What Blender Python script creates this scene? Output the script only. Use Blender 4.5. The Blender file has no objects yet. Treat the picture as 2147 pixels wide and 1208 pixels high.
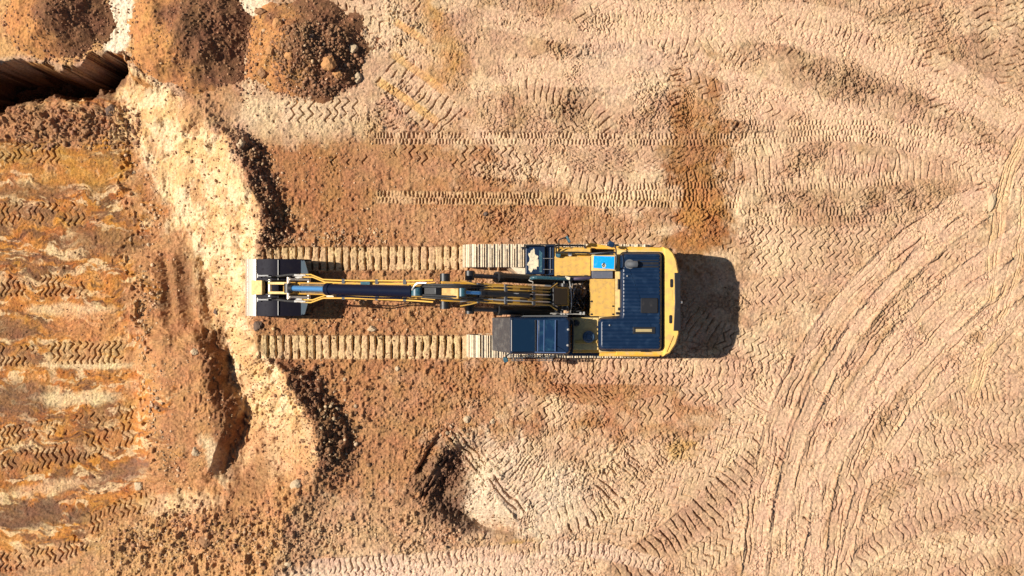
import bpy, bmesh, math, random
import numpy as np
from mathutils import Vector, Matrix

# ---------------------------------------------------------------- camera, light
H = 28.0            # drone height (m)
S = 71.7            # photo pixels per metre on the ground
CX, CY = 1073.5, 604.0
scene = bpy.context.scene
cam_d = bpy.data.cameras.new("camera")
cam = bpy.data.objects.new("camera", cam_d)
scene.collection.objects.link(cam)
cam.location = (0, 0, H)
cam.rotation_euler = (0, 0, 0)
cam_d.sensor_width = 36.0
cam_d.lens = 36.0 * H / (2147 / S)
cam_d.clip_end = 2000
scene.camera = cam

SUN_EL = math.radians(45.5)
SUN_AZ_N = math.radians(6)       # sun stands to the left (west), a little north
to_sun = Vector((-math.cos(SUN_EL) * math.cos(SUN_AZ_N), math.cos(SUN_EL) * math.sin(SUN_AZ_N), math.sin(SUN_EL)))
world = bpy.data.worlds.new("World")
scene.world = world
world.use_nodes = True
wn = world.node_tree
bg = wn.nodes['Background']
sky = wn.nodes.new('ShaderNodeTexSky')
sky.sky_type = 'NISHITA'
sky.sun_disc = False
sky.sun_elevation = SUN_EL
sky.sun_rotation = math.atan2(to_sun.x, to_sun.y)
wn.links.new(sky.outputs[0], bg.inputs[0])
bg.inputs[1].default_value = 0.05
sun_d = bpy.data.lights.new("sun", 'SUN')
sun_d.energy = 5.0
sun_d.angle = math.radians(0.5)
sun_d.color = (1.0, 0.93, 0.82)
sun = bpy.data.objects.new("sun", sun_d)
scene.collection.objects.link(sun)
sun.rotation_euler = to_sun.to_track_quat('Z', 'Y').to_euler()
scene.view_settings.view_transform = 'Standard'
scene.view_settings.look = 'None'
scene.view_settings.gamma = 1.0
scene.view_settings.exposure = 0.55

random.seed(7)
RNG = np.random.RandomState(11)
COL = scene.collection

# ---------------------------------------------------------------- noise
TAB = [RNG.rand(256, 256).astype(np.float32) for _ in range(12)]
def vn(x, y, seed=0):
    x = np.asarray(x, dtype=np.float32); y = np.asarray(y, dtype=np.float32)
    xi = np.floor(x); yi = np.floor(y)
    fx = x - xi; fy = y - yi
    fx = fx * fx * (3 - 2 * fx); fy = fy * fy * (3 - 2 * fy)
    off = seed * 37
    a = (xi.astype(np.int32) + off) & 255; b = (yi.astype(np.int32) + off * 3) & 255
    a1 = (a + 1) & 255; b1 = (b + 1) & 255
    T = TAB[seed % 12]
    v0 = T[b, a] * (1 - fx) + T[b, a1] * fx
    v1 = T[b1, a] * (1 - fx) + T[b1, a1] * fx
    return v0 * (1 - fy) + v1 * fy
def fbm(x, y, octs=4, seed=0, gain=0.5):
    amp = 1.0; tot = 0.0; out = 0.0
    for o in range(octs):
        c, s_ = math.cos(o * 1.1), math.sin(o * 1.1)
        out = out + amp * vn((x * c - y * s_) * 2 ** o, (x * s_ + y * c) * 2 ** o, seed + o)
        tot += amp; amp *= gain
    return out / tot
def sst(a, b, x):
    t = np.clip((x - a) / (b - a), 0, 1)
    return t * t * (3 - 2 * t)
def ip(v, pts):
    return np.interp(v, [p[0] for p in pts], [p[1] for p in pts])

# ---------------------------------------------------------------- terrain
CREST = [(150, 318), (170, 335), (200, 385), (265, 440), (300, 492), (370, 522), (430, 545), (480, 556), (520, 546), (560, 531),
         (640, 525), (680, 530), (720, 540), (760, 562), (780, 600), (830, 626), (880, 660), (930, 673), (980, 670), (1030, 642), (1060, 610), (1300, 560)]
TOE = [(150, 255), (170, 245), (210, 240), (300, 272), (400, 325), (470, 368), (500, 385), (600, 415), (650, 440), (700, 462), (800, 490), (900, 512), (1000, 470), (1060, 330), (1300, 150)]
YN = [(-900, 150), (0, 128), (40, 122), (100, 132), (145, 148), (200, 116), (240, 101), (275, 120), (310, 152), (345, 165)]
YS = [(-900, 250), (0, 238), (100, 214), (200, 208), (240, 203), (300, 160)]
BERM = [(180, 0.05), (280, .30), (300, .45), (400, .52), (480, .48), (520, .2), (560, .03), (700, .03), (760, .25), (800, .5), (880, .56), (950, .45), (1000, .3), (1100, .1)]

def base_height(px, py):
    wob = (fbm(px / 45, py / 45, 3, 1) - .5)
    wx = px + wob * 26
    wy = py + (fbm(px / 24, py / 34, 5, 4, .6) - .5) * 46
    xc = ip(wy, CREST); xt = ip(wy, TOE); yn = ip(wx, YN); ys = ip(wx, YS)
    t = np.clip((xc - wx) / np.maximum(xc - xt, 20), 0, 1)
    tt = t * .55 + .45 * sst(.0, 1, t)
    inside = sst(0, 16, wy - yn)
    pit = 1.15 * tt * inside
    shallow = sst(1120, 1010, py + (px - 300) * .25)          # the pit runs out towards the bottom
    pit = pit * (0.45 + .55 * shallow)
    # steep cut at the top left
    cut = sst(0, 18, wy - yn) * sst(0, 30, ys - wy) * sst(320, 270, wx)
    z = -pit - cut * 2.1
    # cut wall flutes
    fl = np.abs(((px * .62 + py * .95) / 26.0 + fbm(px / 30, py / 30, 2, 5) * 1.4) % 1 - .5)
    z = z + cut * ((fl - .25) * .8 + (fbm(px / 12, py / 12, 4, 2, .6) - .5) * .9)
    # earth bank added west of the cut, outside the frame, to shade the cut
    z = z + 2.3 * sst(-42, -80, px) * sst(-330, -160, px) * sst(104, 130, py) * sst(236, 204, py)
    # berm along the crest
    bh = ip(py, BERM) * (0.75 + .5 * fbm(px / 30, py / 30, 2, 3))
    d = wx - xc
    bw = 48 + 24 * sst(750, 850, py)
    z = z + bh * np.where(d > 0, np.clip(1 - d / bw, 0, 1), np.clip(1 + d / 90, 0, 1))
    # mound inside the pit
    ym = sst(670, 740, py + (400 - px) * .18 + wob * 40) * sst(1060, 940, py)
    cx2 = ip(py, [(680, 440), (800, 462), (900, 492), (1000, 440)])
    m = sst(275, 350, px) * np.clip((cx2 + 26 - px + (fbm(px / 40, py / 40, 3, 8) - .5) * 50) / 46, 0, 1)
    z = z + .68 * m * ym
    # bucket scrapes
    sc = sst(525, 550, py) * sst(700, 660, py)
    for c0, w0, dd in ((350, 13, .24), (392, 17, .26), (434, 13, .36)):
        cc = c0 + (py - 600) * .09 + wob * 10
        z = z - dd * sc * np.exp(-((px - cc) / w0) ** 2) * .8
    # heap of clods along the south lip of the cut
    lip = sst(205, 235, py) * sst(310, 270, py) * sst(290, 230, px)
    z = z + lip * (.15 + .45 * (fbm(px / 22, py / 22, 4, 6) - .4))
    # dug slot
    e = ip(py, [(930, 958), (960, 930), (1040, 885), (1065, 900), (1115, 985)]) + wob * 40
    ym = sst(920, 950, py) * sst(1125, 1100, py)
    dd = px - e
    z = z - .5 * ym * sst(-14 - 14 * (wob + .5), 50 + 40 * wob, dd) * np.clip(1 - (dd - 45) / 85, 0, 1)
    dd2 = px - (905 - (py - 930) * .55)
    z = z - .30 * sst(900, 930, py) * sst(1000, 985, py) * sst(-4, 4, dd2) * np.clip(1 - dd2 / 30, 0, 1)
    # gentle undulation of the yard
    z = z + sst(560, 800, px) * (fbm(px / 260, py / 260, 3, 2) - .5) * .22
    # long swath hollows at right
    return z

# heaps (separate objects)
HEAPS = [dict(c=(128, 42), r=(112, 84), h=1.0), dict(c=(402, 78), r=(132, 118), h=1.05), dict(c=(640, 105), r=(134, 108), h=1.15)]
def heap_height(hp, px, py):
    u = (px - hp['c'][0]) / hp['r'][0]; v = (py - hp['c'][1]) / hp['r'][1]
    r = np.sqrt(u * u + v * v) + (fbm(px / 40, py / 40, 3, 7) - .5) * .34
    h = hp['h'] * (np.clip(1 - r, -1, 1) ** 1.0)
    h = np.where(h > 0, hp['h'] * np.clip(1.02 - np.sqrt(np.clip(r, 0, 1) ** 2 + .02), 0, 1) ** 1.12, h * .35)
    k = np.clip(h * 4, 0, 1)
    h = h + k * ((fbm(px / 24, py / 24, 3, 3, .5) - .5) * .14 + (fbm(px / 5, py / 5, 3, 3, .6) - .5) * .06 + np.maximum(vn(px / 4.5, py / 4.5, 6) - .6, 0) * .13)
    return h

DX = 0.0164
def axis(lim):
    n = int(lim / DX)
    a = np.arange(-n, n + 1) * DX
    o = [a[-1]]; st = DX
    while o[-1] < 420:
        st = min(st * 1.35, 40); o.append(o[-1] + st)
    o = np.array(o[1:])
    return np.concatenate([-o[::-1], a, o])
XS = axis(16.6); YS_ = axis(9.9)
GX, GY = np.meshgrid(XS, YS_)
GX = GX.astype(np.float32); GY = GY.astype(np.float32)
inner = (np.abs(GX) < 17) & (np.abs(GY) < 10.5)
p0x = CX + GX * S; p0y = CY - GY * S
def lay(px, py):
    return base_height(np.clip(px, -420, 2500), np.clip(py, -260, 1480))
zb = lay(p0x, p0y)
zb_s = np.clip(zb, -1.3, 0.2)
PX = (CX + GX * S * H / (H - zb_s)).astype(np.float32)
PY = (CY - GY * S * H / (H - zb_s)).astype(np.float32)
zb = lay(PX, PY)

n_big = fbm(PX / 120, PY / 120, 4, 0)
n_mid = fbm(PX / 34, PY / 34, 4, 4)
n_fine = fbm(PX / 7, PY / 7, 3, 8, .65)
n_grain = vn(PX / 2.6, PY / 2.6, 5)

def blob(cx, cy, rx, ry, ang=0, soft=.25, na=.6, seed=0):
    a = math.radians(ang); c, s_ = math.cos(a), math.sin(a)
    dx = PX - cx; dy = PY - cy
    u = (dx * c + dy * s_) / rx; v = (-dx * s_ + dy * c) / ry
    r = np.sqrt(u * u + v * v) + (n_mid - .5) * na * 1.6 + (n_fine - .5) * na * .7
    return sst(1 + soft, 1 - soft, r)

# ---- colour (soil colours, with shade painted into some of them)
def C3(r, g, b): return np.array([r, g, b], dtype=np.float32)
TAN = C3(.48, .305, .178); PINK = C3(.43, .265, .16); BROWN = C3(.31, .135, .052); DARKB = C3(.15, .068, .032)
SAND = C3(.66, .49, .285); ORANGE = C3(.50, .21, .038); OCHRE = C3(.40, .20, .045); CREAM = C3(.66, .49, .29); GREY = C3(.30, .185, .10)
col = np.empty(PX.shape + (3,), dtype=np.float32)
col[:] = TAN
def paint(c, m):
    m = m[..., None]
    col[:] = col * (1 - m) + c * m
paint(PINK, sst(.45, .62, n_big))
paint(C3(.60, .43, .26), sst(.5, .68, fbm(PX / 90, PY / 60, 4, 9)) * .7)
paint(C3(.33, .185, .09), sst(.50, .66, fbm(PX / 60, PY / 45, 5, 6)) * .55)
# churned brown middle yard
BR = C3(.345, .168, .071)
paint(BR, blob(760, 400, 330, 150, 4, .3) * .9)
paint(BR, blob(700, 650, 420, 210, 0, .3) * .95)
paint(BR, blob(800, 900, 330, 190, 10, .3) * .9)
paint(BR, blob(1010, 470, 330, 60, 0, .4) * .8)
paint(BR, blob(1290, 845, 190, 75, 8, .35) * .9)
paint(BR, blob(1120, 800, 160, 50, 0, .4) * .8)
paint(C3(.42, .25, .13), blob(600, 1130, 330, 70, -8, .3) * .8)
paint(BROWN, blob(640, 360, 130, 90, 30, .4) * .6)
paint(BROWN, blob(1170, 440, 60, 30, 0, .4) * .6)
paint(C3(.21, .09, .028), blob(1458, 395, 66, 140, 6, .45, 1.0) * .7)
paint(C3(.26, .12, .04), blob(1475, 250, 62, 120, 8, .5, .8) * .75)
paint(C3(.44, .22, .08), blob(1470, 260, 50, 70, 10, .4) * .7)
paint(C3(.38, .19, .055), blob(905, 85, 50, 110, -18, .45) * .8)
paint(C3(.42, .22, .07), blob(880, 105, 70, 16, 8, .4) * .8)
paint(C3(.43, .25, .06), blob(1090, 1150, 50, 18, -5, .4) * .9)
paint(C3(.43, .25, .06), blob(1430, 945, 40, 22, 0, .4) * .8)
paint(C3(.36, .19, .09), blob(1420, 1110, 120, 60, -35, .4) * .7)
paint(C3(.36, .21, .12), blob(1500, 1040, 120, 40, -38, .4) * .6)
for cx_, cy_, rx_, ry_, a_ in ((1700, 150, 170, 32, 24), (1960, 250, 150, 26, 30), (1570, 262, 130, 24, 22), (1860, 40, 160, 30, 14), (2060, 150, 60, 110, 0), (1830, 190, 130, 34, 18), (1700, 400, 220, 22, 2), (1240, 190, 26, 80, 20), (1320, 330, 160, 16, 0), (1980, 930, 200, 20, -22), (1950, 1010, 220, 18, -20), (1900, 1110, 260, 18, -18), (1300, 1010, 150, 30, -40), (1150, 60, 120, 20, 10)):
    paint(C3(.33, .20, .115), blob(cx_, cy_, rx_, ry_, a_, .5, 1.2) * .6)
paint(GREY, blob(1820, 170, 110, 55, 15, .4, 1.1) * .2)
paint(GREY, blob(1700, 140, 70, 50, 30, .4, 1.1) * .5)
paint(GREY, blob(1800, 420, 170, 36, 3, .4, 1.1) * .3)
paint(GREY, blob(1200, 190, 40, 70, 20, .4, 1.1) * .4)
paint(GREY, blob(1680, 330, 90, 30, -20, .4, 1.1) * .45)
paint(GREY, blob(2040, 270, 90, 40, 35, .4, 1.1) * .5)
paint(C3(.62, .48, .33), blob(1090, 1020, 165, 85, 25, .35) * .85)
paint(C3(.60, .46, .32), blob(1000, 1060, 70, 45, 20, .35) * .8)
paint(C3(.56, .40, .28), blob(1300, 130, 110, 70, 0, .4) * .6)
paint(C3(.60, .42, .24), blob(1160, 860, 20, 32, -8, .2, .3) * .9)
paint(C3(.60, .44, .26), blob(2072, 425, 9, 40, -8, .2, .3) * .9)
paint(C3(.62, .44, .30), sst(8, -8, 1205 - (PX - 640) * .085 - PY + (n_mid - .5) * 30) * 0 +
      sst(-8, 8, PY - (1203 - (PX - 560) * .075) + (n_mid - .5) * 22) * sst(1320, 1100, PX) * sst(560, 620, PX) * .9)
paint(C3(.60, .45, .27), blob(640, 250, 150, 50, 0, .35) * .55)
paint(C3(.60, .44, .28), blob(830, 60, 90, 60, 35, .35) * .6)
# pit side
xc = ip(PY, CREST); xt = ip(PY, TOE)
left = sst(10, -10, PX - xc + (n_mid - .5) * 50)
below = sst(0, 14, PY - ip(PX, YN))
PITM = left * below
band = sst(-30, 25, PX - xt + (n_mid - .5) * 90 + (n_fine - .5) * 30)
WY = PY + (n_mid - .5) * 34 + (n_big - .5) * 60
st1 = fbm(PX / 62, WY / 11, 5, 2, .65); st2 = fbm(PX / 70, WY / 22, 5, 7, .6); st3 = fbm(PX / 60, WY / 8, 4, 9, .65)
pitc = np.empty_like(col); pitc[:] = C3(.40, .175, .042)
def pp(c, m):
    m = m[..., None]; pitc[:] = pitc * (1 - m) + c * m
pp(ORANGE, sst(.45, .65, st1) * .9)
pp(C3(.56, .34, .16), sst(.52, .68, st2) * .8)
pp(C3(.20, .095, .045), sst(.53, .63, fbm(PX / 55, WY / 18, 5, 5, .62)) * .9)
pp(C3(.13, .06, .03), sst(.54, .62, fbm(PX / 46, WY / 15, 5, 10, .62)) * .85)
pp(C3(.21, .10, .045), sst(.52, .6, fbm(PX / 24, WY / 20, 5, 4, .62)) * .7)
pp(C3(.34, .12, .03), sst(.54, .62, fbm(PX / 30, WY / 16, 5, 1, .62)) * .7)
pp(C3(.62, .43, .22), sst(.60, .70, fbm(PX / 50, WY / 20, 5, 9, .55)) * .85)
pp(C3(.48, .20, .05), sst(.52, .62, fbm(PX / 70, WY / 26, 4, 11)) * .6)
pp(C3(.62, .43, .23), sst(.58, .64, fbm(PX / 34, WY / 12, 5, 6, .62)) * .8)
pp(C3(.15, .07, .035), sst(.58, .66, fbm(PX / 28, WY / 9, 5, 3, .62)) * .8)
pp(OCHRE, blob(190, 350, 110, 45, 0, .5, 1.3) * .5)
pp(C3(.24, .12, .05), blob(40, 400, 160, 14, 0, .4) * .7)
pp(C3(.22, .11, .05), blob(230, 505, 90, 28, 3, .4) * .75)
pp(C3(.20, .10, .05), blob(25, 690, 70, 25, 0, .4, .9) * .8)
pp(C3(.66, .46, .25), blob(150, 650, 90, 14, 0, .4) * .7)
pp(C3(.50, .23, .085), blob(190, 690, 80, 40, 0, .4) * .7)
pp(C3(.66, .50, .27), blob(190, 765, 90, 9, 0, .4) * .8)
pp(C3(.16, .085, .05), blob(40, 840, 60, 40, 0, .4) * .75)
pp(C3(.66, .50, .27), blob(170, 835, 80, 14, -3, .4) * .7)
pp(C3(.14, .075, .045), blob(70, 1080, 110, 30, -8, .35, 1.0) * .85)
pp(C3(.54, .34, .18), blob(110, 1020, 80, 13, -8, .4, .9) * .7)
pp(C3(.20, .11, .07), blob(280, 985, 60, 20, -18, .4) * .7)
pp(C3(.46, .26, .13), blob(150, 1190, 180, 45, 0, .4) * .7)
pp(C3(.42, .21, .09), sst(262, 306, PX - (PY - 650) * .06 + (n_fine - .5) * 30 + (n_mid - .5) * 170 + (n_big - .5) * 190) * .9)      # slumped soil and mound
pp(C3(.36, .18, .085), blob(110, 258, 170, 42, 0, .3) * .9)
sandc = np.empty_like(col); sandc[:] = SAND
mm = (sst(.50, .62, fbm(PX / 26, PY / 34, 5, 3, .6)) * .85)[..., None]
sandc[:] = sandc * (1 - mm) + C3(.56, .34, .15) * mm
mm = (sst(.5, .62, fbm(PX / 60, PY / 60, 4, 1)) * .5)[..., None]
sandc[:] = sandc * (1 - mm) + C3(.60, .38, .17) * mm
sk = (sst(850, 930, PY + (n_mid - .5) * 120) * .7)[..., None]
sandc[:] = sandc * (1 - sk) + C3(.46, .26, .12) * sk
mm = (sst(.56, .62, fbm(PX / 30, PY / 44, 5, 8, .6)) * .6)[..., None]
sandc[:] = sandc * (1 - mm) + C3(.47, .26, .11) * mm
bandk = (band * sst(1060, 990, PY + n_mid * 60))[..., None]
pitc[:] = pitc * (1 - bandk) + sandc * bandk
pp(C3(.17, .085, .045), sst(0, 8, PY - ip(PX, YN)) * sst(6, -10, PY - ip(PX, YS) + (n_mid - .5) * 20) * sst(322, 300, PX + (n_fine - .5) * 30) * .9)  # dark soil of the cut, with part of its shade in the colour
pp(SAND, blob(455, 965, 22, 60, -22, .25) * .9)
pp(C3(.60, .42, .23), blob(370, 1060, 80, 26, -6, .35) * .8)
pp(C3(.16, .07, .033), blob(462, 800, 30, 150, -10, .4, .8) * .8)  # shade on the mound's right side, painted as a dark brown band
pp(C3(.20, .09, .045), blob(475, 930, 34, 90, -8, .4, .8) * .7)
pp(C3(.24, .11, .05), blob(520, 1020, 26, 90, 28, .4, .8) * .6)
pp(C3(.17, .08, .04), blob(385, 600, 48, 70, 0, .4, .8) * .55)  # shaded faces of the bucket scrapes darkened in the soil colour
pp(C3(.44, .25, .11), sst(1060, 1140, PY + (PX - 300) * .1 + (n_mid - .5) * 60) * sst(150, 240, PX) * .8)
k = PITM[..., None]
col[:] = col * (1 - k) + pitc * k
# bank north of the cut
nb = sst(0, -14, PY - ip(PX, YN)) * sst(560, 480, PX)
paint(C3(.52, .29, .12), nb)
paint(C3(.74, .60, .42), blob(248, 55, 30, 85, 8, .2, .3) * 1.0)
paint(C3(.70, .56, .38), blob(530, 15, 60, 25, 8, .3, .5) * 1.0)
paint(C3(.62, .46, .27), blob(520, 130, 20, 80, 0, .3, .5) * .8)
paint(C3(.38, .20, .09), blob(440, 200, 60, 75, 0, .35) * .85)
# dark brown painted on the back of the berm for its shade
bd = PX - xc
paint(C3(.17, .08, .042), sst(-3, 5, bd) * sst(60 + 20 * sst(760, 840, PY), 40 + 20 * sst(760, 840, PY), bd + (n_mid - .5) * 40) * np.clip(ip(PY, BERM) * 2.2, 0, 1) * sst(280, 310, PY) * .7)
paint(C3(.17, .09, .052), blob(938, 1010, 44, 92, 12, .3, .6) * .9)
paint(C3(.16, .09, .055), blob(960, 1085, 20, 50, -38, .3, .6) * .8)
paint(C3(.20, .11, .06), blob(870, 1010, 14, 60, 32, .3, .6) * .7)

# ---- detail relief
rough = 0.62 + .9 * blob(700, 650, 460, 260, 0, .4) + .8 * blob(560, 1120, 420, 90, 0, .4) + .6 * blob(800, 930, 330, 170, 0, .4)
CHURN = [(1780, 165, 150, 36, 20), (1960, 255, 120, 22, 30), (1570, 262, 110, 20, 22), (1830, 430, 190, 32, 3), (1195, 190, 30, 80, 20), (1680, 335, 80, 34, -30), (2040, 280, 100, 40, 35),
         (1400, 215, 60, 60, 0), (1540, 230, 40, 80, -40), (840, 60, 50, 60, -30), (830, 210, 40, 70, 0), (1060, 360, 60, 25, 0), (1280, 290, 60, 14, 0),
         (1750, 830, 30, 100, 22), (1900, 640, 90, 30, -35), (1960, 770, 110, 25, -30), (1860, 870, 30, 60, 30), (1260, 60, 50, 30, 0), (1330, 960, 120, 60, -20),
         (1480, 380, 60, 90, 0), (1250, 980, 70, 80, 0), (1900, 60, 120, 50, 10), (1600, 1010, 30, 90, 0)]
churn = np.zeros_like(PX)
for c in CHURN:
    churn = np.maximum(churn, blob(*c, soft=.4, na=1.0))
churn = np.maximum(churn, blob(930, 1020, 70, 100, 20, .4) * .8)
churn = np.maximum(churn, sst(.60, .72, fbm(PX / 70, PY / 50, 4, 10)) * sst(560, 800, PX) * .7)
clods = np.maximum(vn(PX / 6.0, PY / 6.0, 9) - .58, 0) * .16 + np.maximum(vn(PX / 11.0, PY / 11.0, 3) - .66, 0) * .26
rid = 1 - np.abs(2 * fbm(PX / 8 + n_mid * 4, PY / 8 - n_mid * 4, 3, 6, .65) - 1)
det = (n_fine - .5) * .030 * rough + (n_grain - .5) * .012 * rough + (n_mid - .5) * .08
det = det + rough * clods * .6 + churn * ((rid - .75) * .17 + (n_fine - .5) * .07)
leftclods = sst(0, 6, bd) * sst(85, 40, bd) * np.clip(ip(PY, BERM) * 2, 0, 1)
det = det + leftclods * (clods * 1.1 + (n_fine - .5) * .10)
lipm = sst(205, 235, PY) * sst(320, 285, PY) * sst(300, 250, PX)
det = det + lipm * (clods * 1.6 + (n_fine - .5) * .08)
bot = sst(1040, 1110, PY + (n_mid - .5) * 60) * sst(200, 260, PX) * sst(760, 560, PX)
det = det + bot * (clods * .75 + (n_fine - .5) * .10)
bandm = band * PITM
det = det + bandm * ((fbm(PX / 30, PY / 50, 5, 2, .5) - .5) * .34 + np.minimum(0, .36 - vn(PX / 7, PY / 8, 4)) * .0 - np.maximum(vn(PX / 5.5, PY / 6.5, 7) - .86, 0) * .30)
pitf = PITM * (1 - band)
det = det * (1 - .35 * pitf) + pitf * ((st1 - .5) * .10 + (st3 - .5) * .05)
edge = np.exp(-((PX - (284 + (PY - 650) * .07 + (fbm(PY / 60, PX * 0, 3, 3) - .5) * 90)) / 12) ** 2) * sst(250, 320, PY) * sst(1020, 960, PY)
det = det + edge * clods * 2.0

# cracks: warped cell pattern (dried mud broken by tracks)
def cells(px, py, sc, seed):
    gx = px / sc; gy = py / sc
    ix = np.floor(gx); iy = np.floor(gy)
    d1 = np.full(px.shape, 9., dtype=np.float32); d2 = d1.copy()
    for ox in (-1, 0, 1):
        for oy in (-1, 0, 1):
            a = (ix.astype(np.int32) + ox) & 255; b = (iy.astype(np.int32) + oy) & 255
            jx = TAB[seed][b, a]; jy = TAB[seed + 1][b, a]
            d = np.hypot(gx - (ix + ox + .15 + .7 * jx), gy - (iy + oy + .15 + .7 * jy))
            n1 = np.minimum(d1, d); d2 = np.minimum(d2, np.maximum(d1, d)); d1 = n1
    return d2 - d1
cr = cells(PX + (n_fine - .5) * 6, PY * 1.15 + (n_mid - .5) * 20, 13.0, 2)
yard = sst(780, 1000, PX + (n_mid - .5) * 200)
crm = yard * sst(.42, .55, fbm(PX / 80, PY / 80, 4, 8))
det = det - crm * .05 * np.exp(-(cr / .09) ** 2)

# ---- tracks
def smooth_path(pts, step=22):
    P = [np.array(p, float) for p in pts]
    if len(P) == 2: return P
    P = [2 * P[0] - P[1]] + P + [2 * P[-1] - P[-2]]
    out = []
    for i in range(1, len(P) - 2):
        n = max(2, int(np.linalg.norm(P[i + 1] - P[i]) / step))
        for j in range(n):
            t = j / n
            out.append(.5 * ((2 * P[i]) + (-P[i - 1] + P[i + 1]) * t + (2 * P[i - 1] - 5 * P[i] + 4 * P[i + 1] - P[i + 2]) * t * t + (-P[i - 1] + 3 * P[i] - 3 * P[i + 1] + P[i + 2]) * t ** 3))
    out.append(P[-2])
    return out
row_py = PY[:, PY.shape[1] // 2]; col_px = PX[PX.shape[0] // 2]
fl_count = [0]
def stamp(pts, w, kind, period=16, depth=.035, strength=.9, patch=.0, color=None, ck=.5, amp=None, nz=2, lw=1.35, bank=.015, jit=1.0):
    depth = depth * 2.0
    """press a track (given by its centre line) into the ground"""
    fl_count[0] += 1
    P = smooth_path(pts)
    A = np.array(P)
    hw = w / 2
    m = hw + 60
    c0, c1 = np.searchsorted(col_px, [A[:, 0].min() - m, A[:, 0].max() + m])
    r0, r1 = np.searchsorted(-row_py, [-(A[:, 1].max() + m), -(A[:, 1].min() - m)])
    if c1 - c0 < 2 or r1 - r0 < 2: return
    x = PX[r0:r1, c0:c1]; y = PY[r0:r1, c0:c1]
    D = np.full(x.shape, 1e6, dtype=np.float32); SS = np.zeros_like(D); TT = np.zeros_like(D)
    acc = 0
    for a, b in zip(P[:-1], P[1:]):
        L = np.linalg.norm(b - a)
        if L < 1e-6: continue
        ux, uy = (b - a) / L
        cc0, cc1 = np.searchsorted(col_px[c0:c1], [min(a[0], b[0]) - m, max(a[0], b[0]) + m])
        rr0, rr1 = np.searchsorted(-row_py[r0:r1], [-(max(a[1], b[1]) + m), -(min(a[1], b[1]) - m)])
        xx = x[rr0:rr1, cc0:cc1]; yy = y[rr0:rr1, cc0:cc1]
        s = (xx - a[0]) * ux + (yy - a[1]) * uy
        t = -(xx - a[0]) * uy + (yy - a[1]) * ux
        sc = np.clip(s, 0, L)
        d = np.hypot(s - sc, t)
        sub = D[rr0:rr1, cc0:cc1]; k = d < sub
        sub[k] = d[k]
        SS[rr0:rr1, cc0:cc1][k] = (acc + sc)[k]; TT[rr0:rr1, cc0:cc1][k] = (np.sign(t) * np.abs(t))[k]
        acc += L
    nf = n_fine[r0:r1, c0:c1]; nm = n_mid[r0:r1, c0:c1]
    D2 = D + (nf - .5) * 5
    mask = sst(hw + 1.5, hw - 2.5, D2) * strength
    ends = sst(0, 18, SS) * sst(acc, acc - 18, SS)
    mask = mask * ends
    if patch > 0:
        f = fl_count[0]
        mask = mask * sst(patch - .08, patch + .08, fbm(x / 42 + f * 3.1, y / 42 + f * 1.7, 3, f % 9))
    if mask.max() < .02: return
    t = TT / hw
    s = SS + jit * (nm - .5) * 13 + (nf - .5) * 2.6 + jit * 5 * (fbm(x / 60, y / 60, 2, 5) - .5)
    dm = .15 + 1.3 * sst(.2, .75, vn(x / 13 + 5, y / 13 + fl_count[0], 4))
    am = amp if amp is not None else w * .22
    def line(sv, per, lwid):
        q = np.abs((sv / per) % 1 - .5) * per
        return np.exp(-(q / lwid) ** 2)
    if kind == 'cleat':
        pat = -line(s, period, lw) * dm
    elif kind == 'chevron':
        zz = np.abs(((t * nz * .5 + .25) % 1) - .5) * 2
        pat = -line(s + am * zz + t * period * .25, period, lw) * dm
    elif kind == 'tire':
        zz = np.sin(t * math.pi * nz)
        pat = -(line(s + am * zz, period, lw) + line(s - am * zz + period / 2, period, lw)) * .7 * dm
    elif kind == 'ruts':
        q = TT + (nm - .5) * 14 + 5 * (vn(SS / 70, SS * 0 + fl_count[0], 2) - .5)
        pat = -line(q, period, lw) * sst(.35, .6, vn(SS / 40 + fl_count[0], np.floor(q / period) * 7.3, 8)) * 1.3 + (vn(x / 30, y / 30, 8) - .5) * .5
    elif kind == 'hex':
        e_ = ((s / period) % 1)
        zz = np.abs((t * nz) % 1 - .5) * 2
        pat = -(line(s + am * zz, period, lw) + .6 * np.exp(-((np.abs((t * nz * .5) % 1 - .5)) / .06) ** 2)) * dm
    else:
        pat = 0 * s
    dd = det[r0:r1, c0:c1]
    keep = .28 * dd
    new = keep + pat * depth - .012
    dd[:] = dd * (1 - mask) + new * mask
    dd += bank * np.exp(-((D2 - hw - 2) / 3.0) ** 2) * strength * ends * (mask.max() > 0) * (.3 + nm) * (1 if patch == 0 else .3)
    if color is not None:
        cc = col[r0:r1, c0:c1]; mk = (mask * ck)[..., None]
        cc[:] = cc * (1 - mk) + np.array(color, dtype=np.float32) * mk

LT = (.60, .42, .26); LT2 = (.56, .36, .23); YE = (.66, .48, .26)
# underlying traffic: many faint passes
rr = random.Random(3)
for i in range(46):
    y0 = rr.uniform(-20, 1230); x0 = rr.uniform(1000, 1900)
    if i % 3:
        a = rr.uniform(-.12, .25); L = rr.uniform(250, 600)
    else:
        a = rr.uniform(-1.3, -.5); L = rr.uniform(200, 500)
    b = a + rr.uniform(-.3, .3)
    pts = [(x0, y0), (x0 + L * .5 * math.cos(a), y0 + L * .5 * math.sin(a)), (x0 + L * math.cos(b), y0 + L * math.sin(b))]
    if any(960 < p[0] < 1560 and 490 < p[1] < 760 for p in pts): continue
    stamp(pts, rr.choice([38, 48, 60]), rr.choice(['chevron', 'chevron', 'hex', 'cleat']), rr.uniform(13, 18), .045, .85, .42, rr.choice([LT, LT2, None]), .4, nz=rr.choice([2, 3]))
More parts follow.
